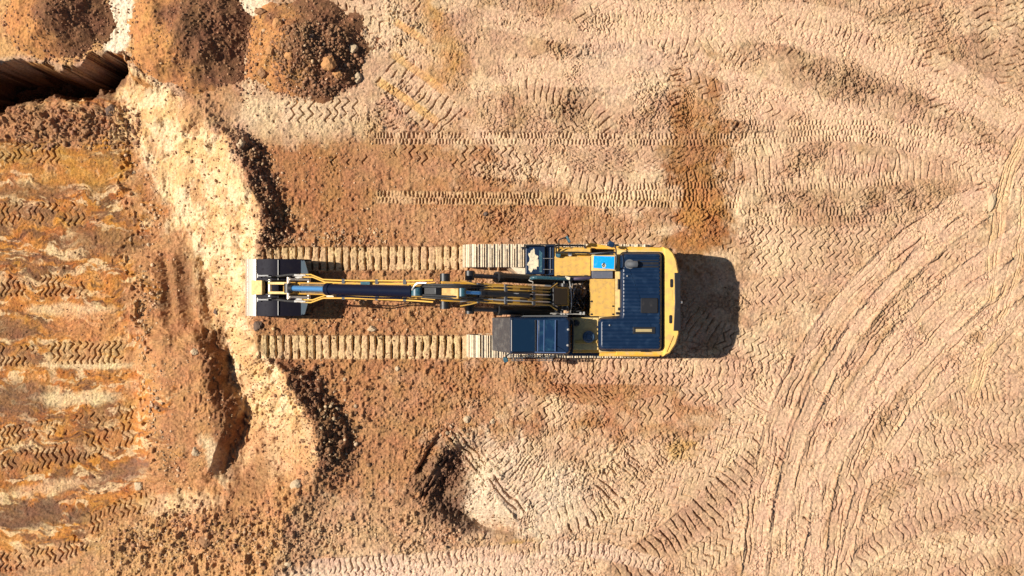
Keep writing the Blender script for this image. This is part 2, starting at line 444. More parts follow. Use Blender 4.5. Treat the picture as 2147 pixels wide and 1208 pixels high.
# upper yard
stamp([(1190, 10), (1400, 50), (1640, 60), (1850, 130), (2147, 250)], 72, 'chevron', 17, .035, .95, .0, LT2, .5, nz=2)
stamp([(1230, 60), (1330, 55), (1440, 85), (1560, 160)], 70, 'cleat', 14, .045, .9, .35, LT, .4)
stamp([(1400, 130), (1560, 200), (1760, 250), (1960, 300), (2100, 350)], 80, 'chevron', 18, .04, .95, .3, LT2, .5)
stamp([(1650, 40), (1850, 120), (2000, 200), (2147, 300)], 60, 'cleat', 13, .045, .9, .25, LT2, .4)
stamp([(2050, -20), (2080, 150), (2060, 330)], 60, 'chevron', 17, .055, .95, .2, None, nz=1)
stamp([(2110, -20), (2120, 120), (2085, 260)], 50, 'chevron', 15, .055, .95, .0, (.46, .29, .17), .5, nz=1)
stamp([(2147, -20), (2150, 120), (2120, 260)], 40, 'chevron', 15, .05, .95, .1, None, nz=2)
stamp([(1920, -20), (1960, 120), (1990, 260)], 60, 'cleat', 15, .05, .9, .35, None)
stamp([(1230, 150), (1190, 280)], 40, 'chevron', 13, .05, .9, .3, None)
stamp([(1420, 130), (1420, 290)], 34, 'chevron', 12, .06, .95, .1, (.44, .25, .12), .4, nz=1)
stamp([(1450, 170), (1440, 290)], 26, 'tire', 11, .06, .95, .0, (.44, .25, .1), .4)
stamp([(800, 215), (830, 290)], 30, 'cleat', 10, .05, .9, .2, None)
stamp([(690, -10), (800, 60), (900, 150)], 60, 'chevron', 20, .05, .9, .35, LT, .4)
stamp([(800, 130), (950, 270)], 90, 'cleat', 15, .045, .9, .3, LT, .5)
# smooth scraper strips
for a, b, w in (((815, 108), (938, 198), 17), ((785, 165), (925, 262), 19), ((820, 40), (900, 95), 16)):
    stamp([a, ((a[0] + b[0]) / 2 + 3, (a[1] + b[1]) / 2), b], w, 'smooth', 5, .0, .95, .12, (.53, .29, .10), .8, bank=.06)
PB = (.60, .40, .25)
for pth, w, pt in (([(1000, 30), (1200, 70), (1350, 60), (1560, 60), (1800, 110), (2147, 265)], 46, .1), ([(1440, 120), (1650, 205), (1860, 268), (2110, 350)], 40, .1), ([(1200, 10), (1420, 18), (1680, 20), (1830, 60), (2050, 170), (2147, 215)], 30, .3),
                   ([(1040, 150), (1300, 150), (1420, 100)], 60, .4), ([(960, 250), (1080, 330), (1160, 385)], 24, .1), ([(1500, 215), (1620, 235)], 60, .2), ([(1600, 130), (1760, 300)], 26, .42),
                   ([(1960, 150), (2060, 330)], 30, .35), ([(1000, 200), (1180, 120)], 50, .35)):
    stamp(pth, w, 'smooth', 5, 0, .85, pt, PB, .75, bank=.02)
for pth, w, p_ in (([(1560, 60), (1800, 110), (2147, 265)], 40, 15), ([(1440, 120), (1650, 205), (1860, 268), (2110, 350)], 36, 14), ([(1250, 30), (1420, 45), (1560, 60)], 44, 15)):
    stamp(pth, w, 'hex', p_, .022, .7, .25, None, .3, nz=2, amp=4, bank=0, jit=.6)
# long fine tyre rows
stamp([(780, 290), (1100, 290), (1500, 292), (1800, 285), (1960, 320)], 26, 'tire', 7.5, .035, .95, .0, LT, .4, nz=1, amp=2.5, lw=1.4)
stamp([(1560, 262), (1900, 268), (2060, 330)], 22, 'tire', 7.5, .035, .9, .3, LT, .4, nz=1, amp=2.5, lw=1.4)
stamp([(780, 413), (1200, 418), (1560, 424)], 28, 'tire', 7.5, .04, .95, .12, YE, .4, nz=1, amp=2.5, lw=1.4)
stamp([(1280, 400), (1560, 392), (1900, 372)], 30, 'tire', 7.5, .04, .9, .2, LT, .4, nz=1, amp=2.5, lw=1.4)
stamp([(1560, 455), (1900, 450)], 36, 'tire', 8, .04, .9, .3, None, nz=1, amp=2.5, lw=1.4)
stamp([(620, 320), (1150, 332)], 46, 'chevron', 16, .05, .85, .45, None)
stamp([(560, 235), (760, 230)], 50, 'chevron', 18, .05, .85, .35, LT, .4)
stamp([(980, 352), (1100, 362)], 34, 'chevron', 13, .06, .9, .2, LT, .5)
stamp([(1520, 360), (1950, 350)], 60, 'cleat', 15, .05, .9, .4, LT, .3)
stamp([(1560, 500), (1850, 500)], 50, 'chevron', 15, .05, .95, .15, LT, .4)
stamp([(1560, 545), (1800, 548)], 46, 'chevron', 15, .045, .9, .2, LT, .3)
stamp([(1560, 610), (1700, 610)], 60, 'chevron', 16, .045, .9, .2, LT2, .3)
stamp([(1430, 655), (1500, 700), (1560, 720)], 60, 'cleat', 14, .05, .9, .1, None)
stamp([(1100, 508), (1400, 505)], 32, 'chevron', 16, .05, .9, .25, None)
# rows below the machine
stamp([(1130, 765), (1400, 768), (1650, 770)], 30, 'chevron', 14, .05, .95, .0, LT2, .6, nz=1, amp=6)
stamp([(1150, 792), (1400, 796), (1640, 812)], 26, 'hex', 13, .045, .95, .25, LT2, .5, nz=1, amp=5)
stamp([(1500, 700), (1600, 735), (1660, 745)], 60, 'chevron', 16, .05, .95, .0, LT, .4)
stamp([(1080, 850), (1250, 880), (1420, 850)], 60, 'chevron', 16, .05, .9, .35, LT, .4)
stamp([(1420, 820), (1620, 830)], 60, 'chevron', 16, .045, .9, .3, LT2, .4)
stamp([(1545, 855), (1625, 900)], 0 + 90, 'ruts', 8, .04, .9, .1, LT, .3)
# lower diagonals (crawler turning)
stamp([(1200, 1190), (1330, 1080), (1500, 960), (1610, 880)], 95, 'chevron', 18, .05, .95, .0, LT, .5, nz=3)
stamp([(1300, 1215), (1440, 1110), (1580, 980), (1640, 900)], 78, 'cleat', 17, .06, .95, .15, (.46, .29, .18), .5)
stamp([(1420, 1215), (1540, 1120), (1600, 1030)], 70, 'chevron', 17, .05, .95, .0, LT, .4)
stamp([(1120, 1110), (1260, 1060), (1400, 930)], 60, 'cleat', 17, .055, .95, .3, LT, .4)
stamp([(1250, 1050), (1330, 960), (1370, 930)], 60, 'cleat', 16, .06, .95, .2, LT, .4)
stamp([(1040, 1010), (1100, 1080)], 34, 'cleat', 8, .04, .9, 0, (.62, .48, .34), .7)
stamp([(1130, 960), (1060, 1060)], 70, 'ruts', 8, .03, .9, .2, LT, .4)
stamp([(945, 900), (1100, 1085)], 30, 'ruts', 12, .07, .95, 0, (.5, .36, .25), .5, bank=.08)
stamp([(1010, 915), (1150, 1080)], 30, 'cleat', 12, .04, .9, .1, (.5, .36, .25), .4, bank=.05)
stamp([(935, 955), (880, 1055)], 16, 'ruts', 8, .06, .9, 0, None, .4, bank=.08)
stamp([(640, 1190), (900, 1175), (1200, 1150), (1400, 1190)], 34, 'chevron', 12, .035, .9, .2, (.62, .44, .32), .6, nz=1, amp=5)
stamp([(700, 1215), (1000, 1205), (1200, 1210)], 30, 'hex', 14, .03, .9, .2, (.62, .44, .32), .6, nz=1, amp=5)
# fan at lower right
for i in range(9):
    o = i * 44
    stamp([(1600 + o * .9, 1120 + o * .55), (1700 + o * .85, 1005 + o * .75), (1860 + o * .6, 925 + o * .85), (2010 + o * .3, 880 + o * .92), (2200, 850 + o)],
          44, 'chevron', [15, 17, 14, 19, 16][i % 5], .05, .95, .0 if i % 3 else .12, [LT, LT2, None][i % 3], .35, nz=[2, 1, 3][i % 3], amp=[9, 7, 10][i % 3])
stamp([(1850, 860), (1980, 800), (2147, 740)], 46, 'chevron', 16, .045, .9, .2, LT, .3)
stamp([(1900, 830), (2147, 800)], 40, 'hex', 17, .035, .9, .25, LT, .3)
stamp([(2030, 700), (2147, 660)], 50, 'chevron', 16, .04, .9, .3, None)
stamp([(1800, 930), (1950, 860), (2100, 820)], 40, 'cleat', 11, .05, .9, .3, None)
for (cx_, cy_, a_) in ((1700, 760, -58), (1790, 800, -55), (1850, 900, -62), (1740, 1010, -75), (1930, 700, -45), (1830, 680, -50)):
    paint(C3(.36, .22, .12), blob(cx_, cy_, 95, 15, a_, .4, .9) * .85)
# ruts sweeping down from the right
RC = (.52, .335, .205)
stamp([(2080, 395), (1930, 480), (1790, 610), (1700, 730), (1640, 850), (1600, 1000), (1575, 1215)], 44, 'ruts', 11, .05, .95, 0, RC, .8, bank=.05)
stamp([(2070, 430), (1950, 520), (1830, 640), (1740, 770), (1680, 900), (1640, 1050), (1620, 1215)], 34, 'ruts', 17, .035, .95, 0, RC, .9, bank=.07)
stamp([(2030, 500), (1900, 620), (1790, 760), (1710, 900), (1670, 1050), (1655, 1215)], 24, 'ruts', 9, .04, .9, .2, RC, .7, bank=.06)
stamp([(2147, 500), (2000, 590), (1870, 720), (1790, 860), (1730, 1010), (1700, 1215)], 40, 'ruts', 20, .03, .95, 0, RC, .9, bank=.08)
stamp([(2060, 600), (1930, 740), (1830, 870), (1770, 1010), (1740, 1215)], 30, 'ruts', 8, .04, .95, .25, RC, .8, bank=.05)
stamp([(2160, 590), (2040, 680), (1910, 830), (1830, 960), (1790, 1080), (1760, 1215)], 26, 'ruts', 12, .035, .95, 0, RC, .9, bank=.06)
stamp([(2160, 640), (2080, 740), (1960, 830), (1870, 960)], 40, 'ruts', 15, .03, .9, .2, RC, .8, bank=.05)
stamp([(2150, 280), (2110, 380), (2085, 520), (2070, 640)], 28, 'ruts', 5, .025, .95, 0, (.58, .38, .2), .7, lw=1.3)
stamp([(2160, 380), (2140, 520), (2110, 620), (2060, 760), (2030, 860)], 30, 'ruts', 5.5, .025, .95, 0, (.58, .38, .2), .6, lw=1.3)
for pth, w in (([(2060, 400), (1940, 470), (1820, 570), (1720, 690), (1660, 830), (1610, 1000), (1590, 1215)], 27), ([(2040, 450), (1900, 560), (1790, 690), (1705, 850), (1655, 1010), (1640, 1215)], 22),
               ([(2110, 560), (1980, 650), (1850, 790), (1770, 930), (1715, 1080), (1690, 1215)], 30), ([(2147, 650), (2010, 760), (1900, 900), (1820, 1010)], 28), ([(1640, 1215), (1690, 1000), (1800, 800), (1960, 620), (2147, 470)], 22), ([(2090, 420), (2000, 430), (1930, 500)], 44),
               ([(2160, 520), (1990, 690), (1760, 930), (1640, 1215)], 24), ([(1990, 440), (1800, 700), (1720, 950), (1710, 1215)], 20), ([(2150, 600), (1900, 790), (1700, 1000), (1560, 1215)], 18)):
    stamp(pth, w, 'smooth', 5, 0, .95, .30, (.58, .38, .24), .85, bank=.06)
# pit chevrons
PC = (.42, .23, .10)
stamp([(-20, 318), (135, 322)], 46, 'chevron', 12, .034, .9, 0.1, (.40, .21, .06), .5, nz=2, amp=8)
stamp([(-20, 448), (190, 450)], 50, 'chevron', 12, .034, .9, .35, PC, .3, nz=2, amp=8)
stamp([(-20, 600), (60, 598)], 46, 'chevron', 12, .045, .95, .1, PC, .4, nz=2, amp=8)
stamp([(75, 600), (195, 598)], 46, 'chevron', 12, .038, .9, .2, (.45, .22, .08), .4, nz=2, amp=8)
stamp([(95, 742), (272, 738)], 48, 'chevron', 12.5, .05, .95, 0, (.48, .29, .12), .6, nz=2, amp=8)
stamp([(-20, 745), (85, 748)], 44, 'chevron', 12, .04, .95, .1, (.30, .15, .07), .5, nz=2, amp=8)
stamp([(-20, 922), (80, 905), (200, 880), (300, 852)], 42, 'chevron', 12, .036, .9, .35, (.44, .24, .09), .4, nz=2, amp=8)
stamp([(-20, 985), (60, 968), (160, 945), (290, 905)], 52, 'chevron', 12.5, .042, .9, .2, (.34, .17, .07), .5, nz=2, amp=9)
stamp([(165, 1110), (250, 1075), (335, 1035)], 46, 'chevron', 12, .05, .95, 0, (.44, .24, .1), .5, nz=2, amp=8)
stamp([(-20, 1180), (100, 1165), (190, 1130)], 44, 'chevron', 12, .045, .95, .25, None, nz=2, amp=8)
# the machine's own fresh prints
stamp([(548, 543), (760, 542), (985, 541)], 50, 'cleat', 16.2, .11, 1.0, 0, YE, .6, lw=1.6, bank=.04, jit=.25)
stamp([(538, 728), (760, 728), (990, 728)], 50, 'cleat', 16.2, .12, 1.0, 0, YE, .65, lw=1.7, bank=.04, jit=.25)

wear = sst(.46, .62, fbm(PX / 75 + 3, PY / 45 + 9, 5, 11, .55)) * sst(700, 900, PX)
det = det * (1 - .3 * wear) + wear * ((n_fine - .5) * .015)
wc = (wear * .2)[..., None]
col[:] = col * (1 - wc) + C3(.55, .35, .21) * wc
paint(C3(.27, .118, .036), blob(1464, 385, 62, 165, 4, .4, 1.2) * .7)
paint(C3(.42, .19, .06), blob(1452, 440, 44, 60, 0, .4, 1.0) * .6)
dk = blob(468, 830, 40, 170, -10, .4, .8)
det = det + dk * (clods * .9 + (n_fine - .5) * .10) + blob(940, 1015, 60, 100, 14, .4, .6) * (clods * .4 + (n_fine - .5) * .05)
late = sst(.56, .64, fbm(PX / 48, PY / 40, 5, 9, .6)) * yard
late = np.maximum(late * .75, churn * sst(.46, .56, fbm(PX / 30, PY / 26, 3, 2)))
cr2 = cells(PX + (n_fine - .5) * 7 + (n_mid - .5) * 30, PY + (n_mid - .5) * 30, 11.5, 6)
det = det + late * ((rid - .75) * .09 + (n_fine - .5) * .03 - .06 * np.exp(-(cr2 / .085) ** 2))
det = det + (vn(PX / 3.2, PY / 3.2, 7) - .5) * .018 + (vn(PX / 1.7, PY / 1.7, 3) - .5) * .008
Z = zb + det
Z = np.where(inner, Z, zb * sst(60, 0, np.hypot(np.maximum(np.abs(GX) - 16.5, 0), np.maximum(np.abs(GY) - 9.8, 0)) * 10))

# ---------------------------------------------------------------- helpers
def mat(name, base, rough=.6, metal=0.0, dust=None, dust_amt=0.0, dust_scale=6.0, spec=.5, bump=0.0, bump_scale=60):
    m = bpy.data.materials.new(name); m.use_nodes = True
    nt = m.node_tree; b = nt.nodes['Principled BSDF']
    b.inputs['Roughness'].default_value = rough; b.inputs['Metallic'].default_value = metal
    b.inputs['Specular IOR Level'].default_value = spec
    tc = nt.nodes.new('ShaderNodeTexCoord')
    nz = nt.nodes.new('ShaderNodeTexNoise'); nz.inputs['Scale'].default_value = dust_scale; nz.inputs['Detail'].default_value = 8; nz.inputs['Roughness'].default_value = .65
    nt.links.new(tc.outputs['Object'], nz.inputs['Vector'])
    mx = nt.nodes.new('ShaderNodeMix'); mx.data_type = 'RGBA'
    mx.inputs[6].default_value = (*base, 1)
    d = dust or [min(1, c * 1.25 + .01) for c in base]
    mx.inputs[7].default_value = (*d, 1)
    rp = nt.nodes.new('ShaderNodeMapRange')
    rp.inputs[1].default_value = .62 - .3 * dust_amt; rp.inputs[2].default_value = .78 - .2 * dust_amt
    rp.inputs[3].default_value = .0; rp.inputs[4].default_value = min(1, .25 + dust_amt)
    nt.links.new(nz.outputs[0], rp.inputs[0]); nt.links.new(rp.outputs[0], mx.inputs[0])
    nt.links.new(mx.outputs[2], b.inputs['Base Color'])
    mr = nt.nodes.new('ShaderNodeMath'); mr.operation = 'MULTIPLY_ADD'; mr.inputs[1].default_value = .3; mr.inputs[2].default_value = rough
    nt.links.new(rp.outputs[0], mr.inputs[0]); nt.links.new(mr.outputs[0], b.inputs['Roughness'])
    if bump:
        n2 = nt.nodes.new('ShaderNodeTexNoise'); n2.inputs['Scale'].default_value = bump_scale; n2.inputs['Detail'].default_value = 4
        nt.links.new(tc.outputs['Object'], n2.inputs['Vector'])
        bp = nt.nodes.new('ShaderNodeBump'); bp.inputs['Strength'].default_value = bump; bp.inputs['Distance'].default_value = .02
        nt.links.new(n2.outputs[0], bp.inputs['Height']); nt.links.new(bp.outputs[0], b.inputs['Normal'])
    return m
def soil_mat(name, attr=True):
    m = bpy.data.materials.new(name); m.use_nodes = True
    nt = m.node_tree; b = nt.nodes['Principled BSDF']
    b.inputs['Roughness'].default_value = .95; b.inputs['Specular IOR Level'].default_value = .12
    tc = nt.nodes.new('ShaderNodeTexCoord')
    at = nt.nodes.new('ShaderNodeAttribute'); at.attribute_name = 'soil'
    n1 = nt.nodes.new('ShaderNodeTexNoise'); n1.inputs['Scale'].default_value = 13; n1.inputs['Detail'].default_value = 9; n1.inputs['Roughness'].default_value = .72
    n2 = nt.nodes.new('ShaderNodeTexNoise'); n2.inputs['Scale'].default_value = 1.6; n2.inputs['Detail'].default_value = 6; n2.inputs['Roughness'].default_value = .6
    for n in (n1, n2): nt.links.new(tc.outputs['Object'], n.inputs['Vector'])
    r1 = nt.nodes.new('ShaderNodeMapRange'); r1.inputs[1].default_value = .3; r1.inputs[2].default_value = .7; r1.inputs[3].default_value = .55; r1.inputs[4].default_value = 1.42
    nt.links.new(n1.outputs[0], r1.inputs[0])
    vm = nt.nodes.new('ShaderNodeVectorMath'); vm.operation = 'SCALE'
    nt.links.new(at.outputs['Color'], vm.inputs[0]); nt.links.new(r1.outputs[0], vm.inputs['Scale'])
    hs = nt.nodes.new('ShaderNodeHueSaturation')
    r2 = nt.nodes.new('ShaderNodeMapRange'); r2.inputs[1].default_value = .35; r2.inputs[2].default_value = .65; r2.inputs[3].default_value = .490; r2.inputs[4].default_value = .506
    nt.links.new(n2.outputs[0], r2.inputs[0]); nt.links.new(r2.outputs[0], hs.inputs['Hue'])
    hs.inputs['Saturation'].default_value = 1.0
    nt.links.new(vm.outputs[0], hs.inputs['Color']); nt.links.new(hs.outputs[0], b.inputs['Base Color'])
    n3 = nt.nodes.new('ShaderNodeTexNoise'); n3.inputs['Scale'].default_value = 38; n3.inputs['Detail'].default_value = 6; n3.inputs['Roughness'].default_value = .7
    nt.links.new(tc.outputs['Object'], n3.inputs['Vector'])
    bp = nt.nodes.new('ShaderNodeBump'); bp.inputs['Strength'].default_value = .8; bp.inputs['Distance'].default_value = .03
    nt.links.new(n3.outputs[0], bp.inputs['Height']); nt.links.new(bp.outputs[0], b.inputs['Normal'])
    return m
SOIL = soil_mat('soil')

def grid_mesh(name, X, Y, Zz, colr, keep=None):
    ny, nx = X.shape
    me = bpy.data.meshes.new(name)
    idx = np.arange(nx * ny).reshape(ny, nx)
    q = np.stack([idx[:-1, :-1], idx[:-1, 1:], idx[1:, 1:], idx[1:, :-1]], -1).reshape(-1, 4)
    if keep is not None:
        kq = (keep[:-1, :-1] & keep[:-1, 1:] & keep[1:, 1:] & keep[1:, :-1]).ravel()
        q = q[kq]
        used = np.zeros(nx * ny, bool); used[q.ravel()] = True
        remap = np.cumsum(used) - 1
        q = remap[q]
    else:
        used = np.ones(nx * ny, bool)
    co = np.stack([X.ravel()[used], Y.ravel()[used], Zz.ravel()[used]], -1).astype(np.float32)
    me.vertices.add(len(co)); me.vertices.foreach_set('co', co.ravel())
    me.loops.add(q.size); me.loops.foreach_set('vertex_index', q.ravel().astype(np.int32))
    me.polygons.add(len(q)); me.polygons.foreach_set('loop_start', np.arange(0, q.size, 4, dtype=np.int32))
    me.update(calc_edges=True)
    me.polygons.foreach_set('use_smooth', np.ones(len(q), dtype=bool))
    ca = me.color_attributes.new('soil', 'FLOAT_COLOR', 'POINT')
    c4 = np.ones((len(co), 4), dtype=np.float32); c4[:, :3] = colr.reshape(-1, 3)[used]
    ca.data.foreach_set('color', c4.ravel())
    me.materials.append(SOIL)
    o = bpy.data.objects.new(name, me); COL.objects.link(o)
    return o
ground = grid_mesh('ground', GX, GY, Z, np.clip(col, .01, .9))
ground['kind'] = 'structure'

def zlook(arr, x, y):
    i = np.clip(np.searchsorted(XS, x) , 1, len(XS) - 1); j = np.clip(np.searchsorted(YS_, y), 1, len(YS_) - 1)
    return arr[j, i]

# dirt heaps
HL = ['brown soil heap left of the pale sand strip, above the dark cut',
      'large soil heap right of the pale sand strip, without boulders on it',
      'rubbly dark soil heap strewn with boulders, rightmost heap at the top']
HF = []
for hp, lab in zip(HEAPS, HL):
    cx, cy = hp['c']; rx, ry = hp['r']
    x0, x1 = (cx - rx * 1.35 - CX) / S, (cx + rx * 1.35 - CX) / S
    y0, y1 = (CY - cy - ry * 1.35) / S, (CY - cy + ry * 1.35) / S
    hx, hy = np.meshgrid(np.arange(x0, x1, .018), np.arange(y0, y1, .018))
    gz = zlook(zb, hx, hy)
    def hfun(x, y, hp=hp):
        cxw = (hp['c'][0] - CX) / S; cyw = (CY - hp['c'][1]) / S
        hz = hp['h'] * .5
        return heap_height(hp, CX + (x - cxw) * S + hp['c'][0] - CX, CY - (y - cyw) * S - (CY - hp['c'][1]))
    ppx = CX + hx * S; ppy = CY - hy * S
    hh = heap_height(hp, ppx, ppy)
    hz = gz + np.where(hh > 0, hh, hh * 1.0)
    nn = fbm(ppx / 40, ppy / 40, 4, 5); n5 = fbm(ppx / 9, ppy / 9, 3, 2)
    c = np.empty(hx.shape + (3,), dtype=np.float32)
    e = sst(-.55, .15, (ppx - cx) / rx + (nn - .5) * 1.2 - (ppy - cy) / ry * .25)[..., None]  # lit left side and shaded right side put into the heap colour
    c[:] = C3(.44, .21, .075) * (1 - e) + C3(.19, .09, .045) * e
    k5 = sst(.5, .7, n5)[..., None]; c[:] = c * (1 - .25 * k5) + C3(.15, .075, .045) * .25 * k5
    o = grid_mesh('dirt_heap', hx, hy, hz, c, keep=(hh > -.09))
    o['label'] = lab; o['category'] = 'dirt heap'; o['group'] = 'soil heaps along the top'
    HF.append(hp)
def surf_z(x, y):
    """top of the ground or heap"""
    z = zlook(Z, x, y)
    px = CX + x * S; py = CY - y * S
    for hp in HEAPS:
        z = np.maximum(z, zlook(zb, x, y) + heap_height(hp, px, py))
    return z
def px2w(px, py, it=3):
    z = 0.0
    for _ in range(it):
        x = (px - CX) / S * (H - z) / H; y = (CY - py) / S * (H - z) / H
        z = float(surf_z(np.array([x]), np.array([y]))[0])
    return x, y, z

# gravel: one mesh of many tiny angular stones (uncountable)
ICO = None
def ico_arrays():
    bm = bmesh.new(); bmesh.ops.create_icosphere(bm, subdivisions=1, radius=1)
    v = np.array([x.co[:] for x in bm.verts]); f = np.array([[q.index for q in p.verts] for p in bm.faces]); bm.free()
    return v, f
IV, IF = ico_arrays()
def stones_mesh(name, xs, ys, rs, cols):
    n = len(xs); rg = np.random.RandomState(5)
    zz = surf_z(xs, ys)
    V = np.repeat(IV[None], n, 0)
    V = V * (1 + rg.uniform(-.28, .28, (n, len(IV), 1)))
    V = V * rg.uniform(.65, 1.3, (n, 1, 3)) * np.array([1, 1, .8])
    a = rg.uniform(0, 6.28, n); ca, sa = np.cos(a)[:, None], np.sin(a)[:, None]
    X = V[..., 0] * ca - V[..., 1] * sa; Y = V[..., 0] * sa + V[..., 1] * ca
    V = np.stack([X, Y, V[..., 2]], -1) * rs[:, None, None] + np.stack([xs, ys, zz + rs * .25], -1)[:, None]
    F = (IF[None] + (np.arange(n) * len(IV))[:, None, None]).reshape(-1, 3)
    me = bpy.data.meshes.new(name)
    me.vertices.add(V.shape[0] * V.shape[1]); me.vertices.foreach_set('co', V.astype(np.float32).ravel())
    me.loops.add(F.size); me.loops.foreach_set('vertex_index', F.ravel().astype(np.int32))
    me.polygons.add(len(F)); me.polygons.foreach_set('loop_start', np.arange(0, F.size, 3, dtype=np.int32))
    me.update(calc_edges=True)
    cA = me.color_attributes.new('soil', 'FLOAT_COLOR', 'POINT')
    c4 = np.ones((n, len(IV), 4), dtype=np.float32); c4[..., :3] = cols[:, None]
    cA.data.foreach_set('color', c4.ravel()); me.materials.append(SOIL)
    o = bpy.data.objects.new(name, me); COL.objects.link(o)
    o['kind'] = 'stuff'
    return o
rg = np.random.RandomState(21)
gx, gy, gr, gc = [], [], [], []
def scatter(n, fn, r0, r1, colour, var=.35):
    pts = fn(n)
    for (a, b) in pts:
        gx.append((a - CX) / S); gy.append((CY - b) / S)
        gr.append(r0 + (r1 - r0) * rg.rand() ** 3)
        gc.append(np.clip(np.array(colour) * (1 + (rg.rand() - .5) * 2 * var), .02, .8))
def disc(cx, cy, rx, ry):
    def f(n):
        a = rg.rand(n) * 6.283; r = np.sqrt(rg.rand(n))
        return np.stack([cx + rx * r * np.cos(a), cy + ry * r * np.sin(a)], -1)
    return f
def rect(x0, y0, x1, y1):
    return lambda n: np.stack([rg.uniform(x0, x1, n), rg.uniform(y0, y1, n)], -1)
def along(pts, s):
    A = np.array(pts, float)
    def f(n):
        i = rg.randint(0, len(A) - 1, n); t = rg.rand(n)[:, None]
        return A[i] * (1 - t) + A[i + 1] * t + rg.normal(0, s, (n, 2))
    return f
BRN = (.28, .15, .08); TNS = (.50, .33, .19); DK = (.20, .11, .06); PALE = (.46, .33, .20)
scatter(1300, disc(665, 130, 95, 75), .012, .07, BRN)
scatter(1200, disc(640, 110, 125, 100), .010, .03, BRN)
scatter(160, disc(640, 110, 120, 100), .015, .06, TNS)
scatter(500, disc(430, 80, 95, 90), .010, .045, BRN)
scatter(400, disc(150, 60, 80, 70), .010, .045, BRN)
scatter(700, along([(505, 290), (540, 340), (570, 400), (585, 470), (570, 520)], 15), .016, .06, DK)
scatter(250, along([(505, 290), (540, 340), (580, 400), (585, 500)], 16), .016, .055, TNS)
scatter(900, along([(630, 790), (680, 850), (705, 920), (690, 980)], 24), .016, .07, DK)
scatter(120, along([(640, 780), (700, 850), (725, 920), (690, 980)], 22), .018, .065, PALE)
scatter(900, along([(210, 1150), (400, 1120), (620, 1130)], 34), .012, .06, BRN)
scatter(500, along([(230, 1160), (420, 1150), (680, 1150)], 34), .012, .055, TNS)
scatter(900, rect(500, 740, 1050, 1140), .012, .04, BRN)
scatter(500, rect(560, 565, 1050, 700), .012, .04, TNS)
scatter(500, rect(540, 300, 1150, 520), .010, .035, TNS)
scatter(260, along([(560, 495), (700, 500), (800, 495)], 12), .014, .05, TNS)
scatter(600, rect(0, 215, 270, 300), .016, .075, BRN)
scatter(500, along([(262, 300), (300, 420), (268, 520), (285, 620), (262, 700), (296, 790), (300, 880), (325, 960), (355, 1020)], 16), .014, .065, TNS)
scatter(350, along([(330, 180), (400, 320), (450, 450), (480, 600), (500, 740), (560, 880), (600, 1000)], 38), .012, .05, (.55, .36, .18))
scatter(350, along([(330, 180), (400, 320), (450, 450), (480, 600), (500, 740), (560, 880), (600, 1000)], 45), .014, .05, BRN)
scatter(300, along([(560, 1150), (700, 1110), (850, 1110), (980, 1120)], 14), .014, .06, TNS)
scatter(250, along([(945, 900), (980, 950), (1040, 1020)], 14), .014, .06, PALE)
scatter(500, rect(0, 300, 300, 1200), .010, .035, BRN)
scatter(2600, rect(760, 0, 2147, 1208), .008, .030, BRN)
scatter(2200, rect(500, 740, 1150, 1150), .009, .03, BRN)
scatter(1200, rect(500, 560, 1100, 720), .009, .03, BRN)
scatter(1800, rect(500, 220, 1200, 520), .009, .028, BRN)
for cx_, cy_, rx_, ry_ in ((128, 42, 112, 84), (402, 78, 132, 118), (640, 105, 130, 106)):
    for k_ in range(420):
        a_ = rg.rand() * 6.283; q_ = rg.normal(.97, .07)
        scatter(1, lambda n: [(cx_ + rx_ * q_ * math.cos(a_), cy_ + ry_ * q_ * math.sin(a_))], .010, .05, BRN)
scatter(300, rect(300, 540, 480, 1000), .010, .04, TNS)
scatter(150, disc(520, 150, 22, 80), .014, .05, BRN)
gx = np.array(gx); gy = np.array(gy); gr = np.array(gr); gc = np.array(gc)
# keep the stones off the machine's tracks
ok = ~((gx > -1.4) & (gx < 4.2) & (gy > -2.1) & (gy < 1.35))
gravel = stones_mesh('gravel', gx[ok], gy[ok], gr[ok], gc[ok])

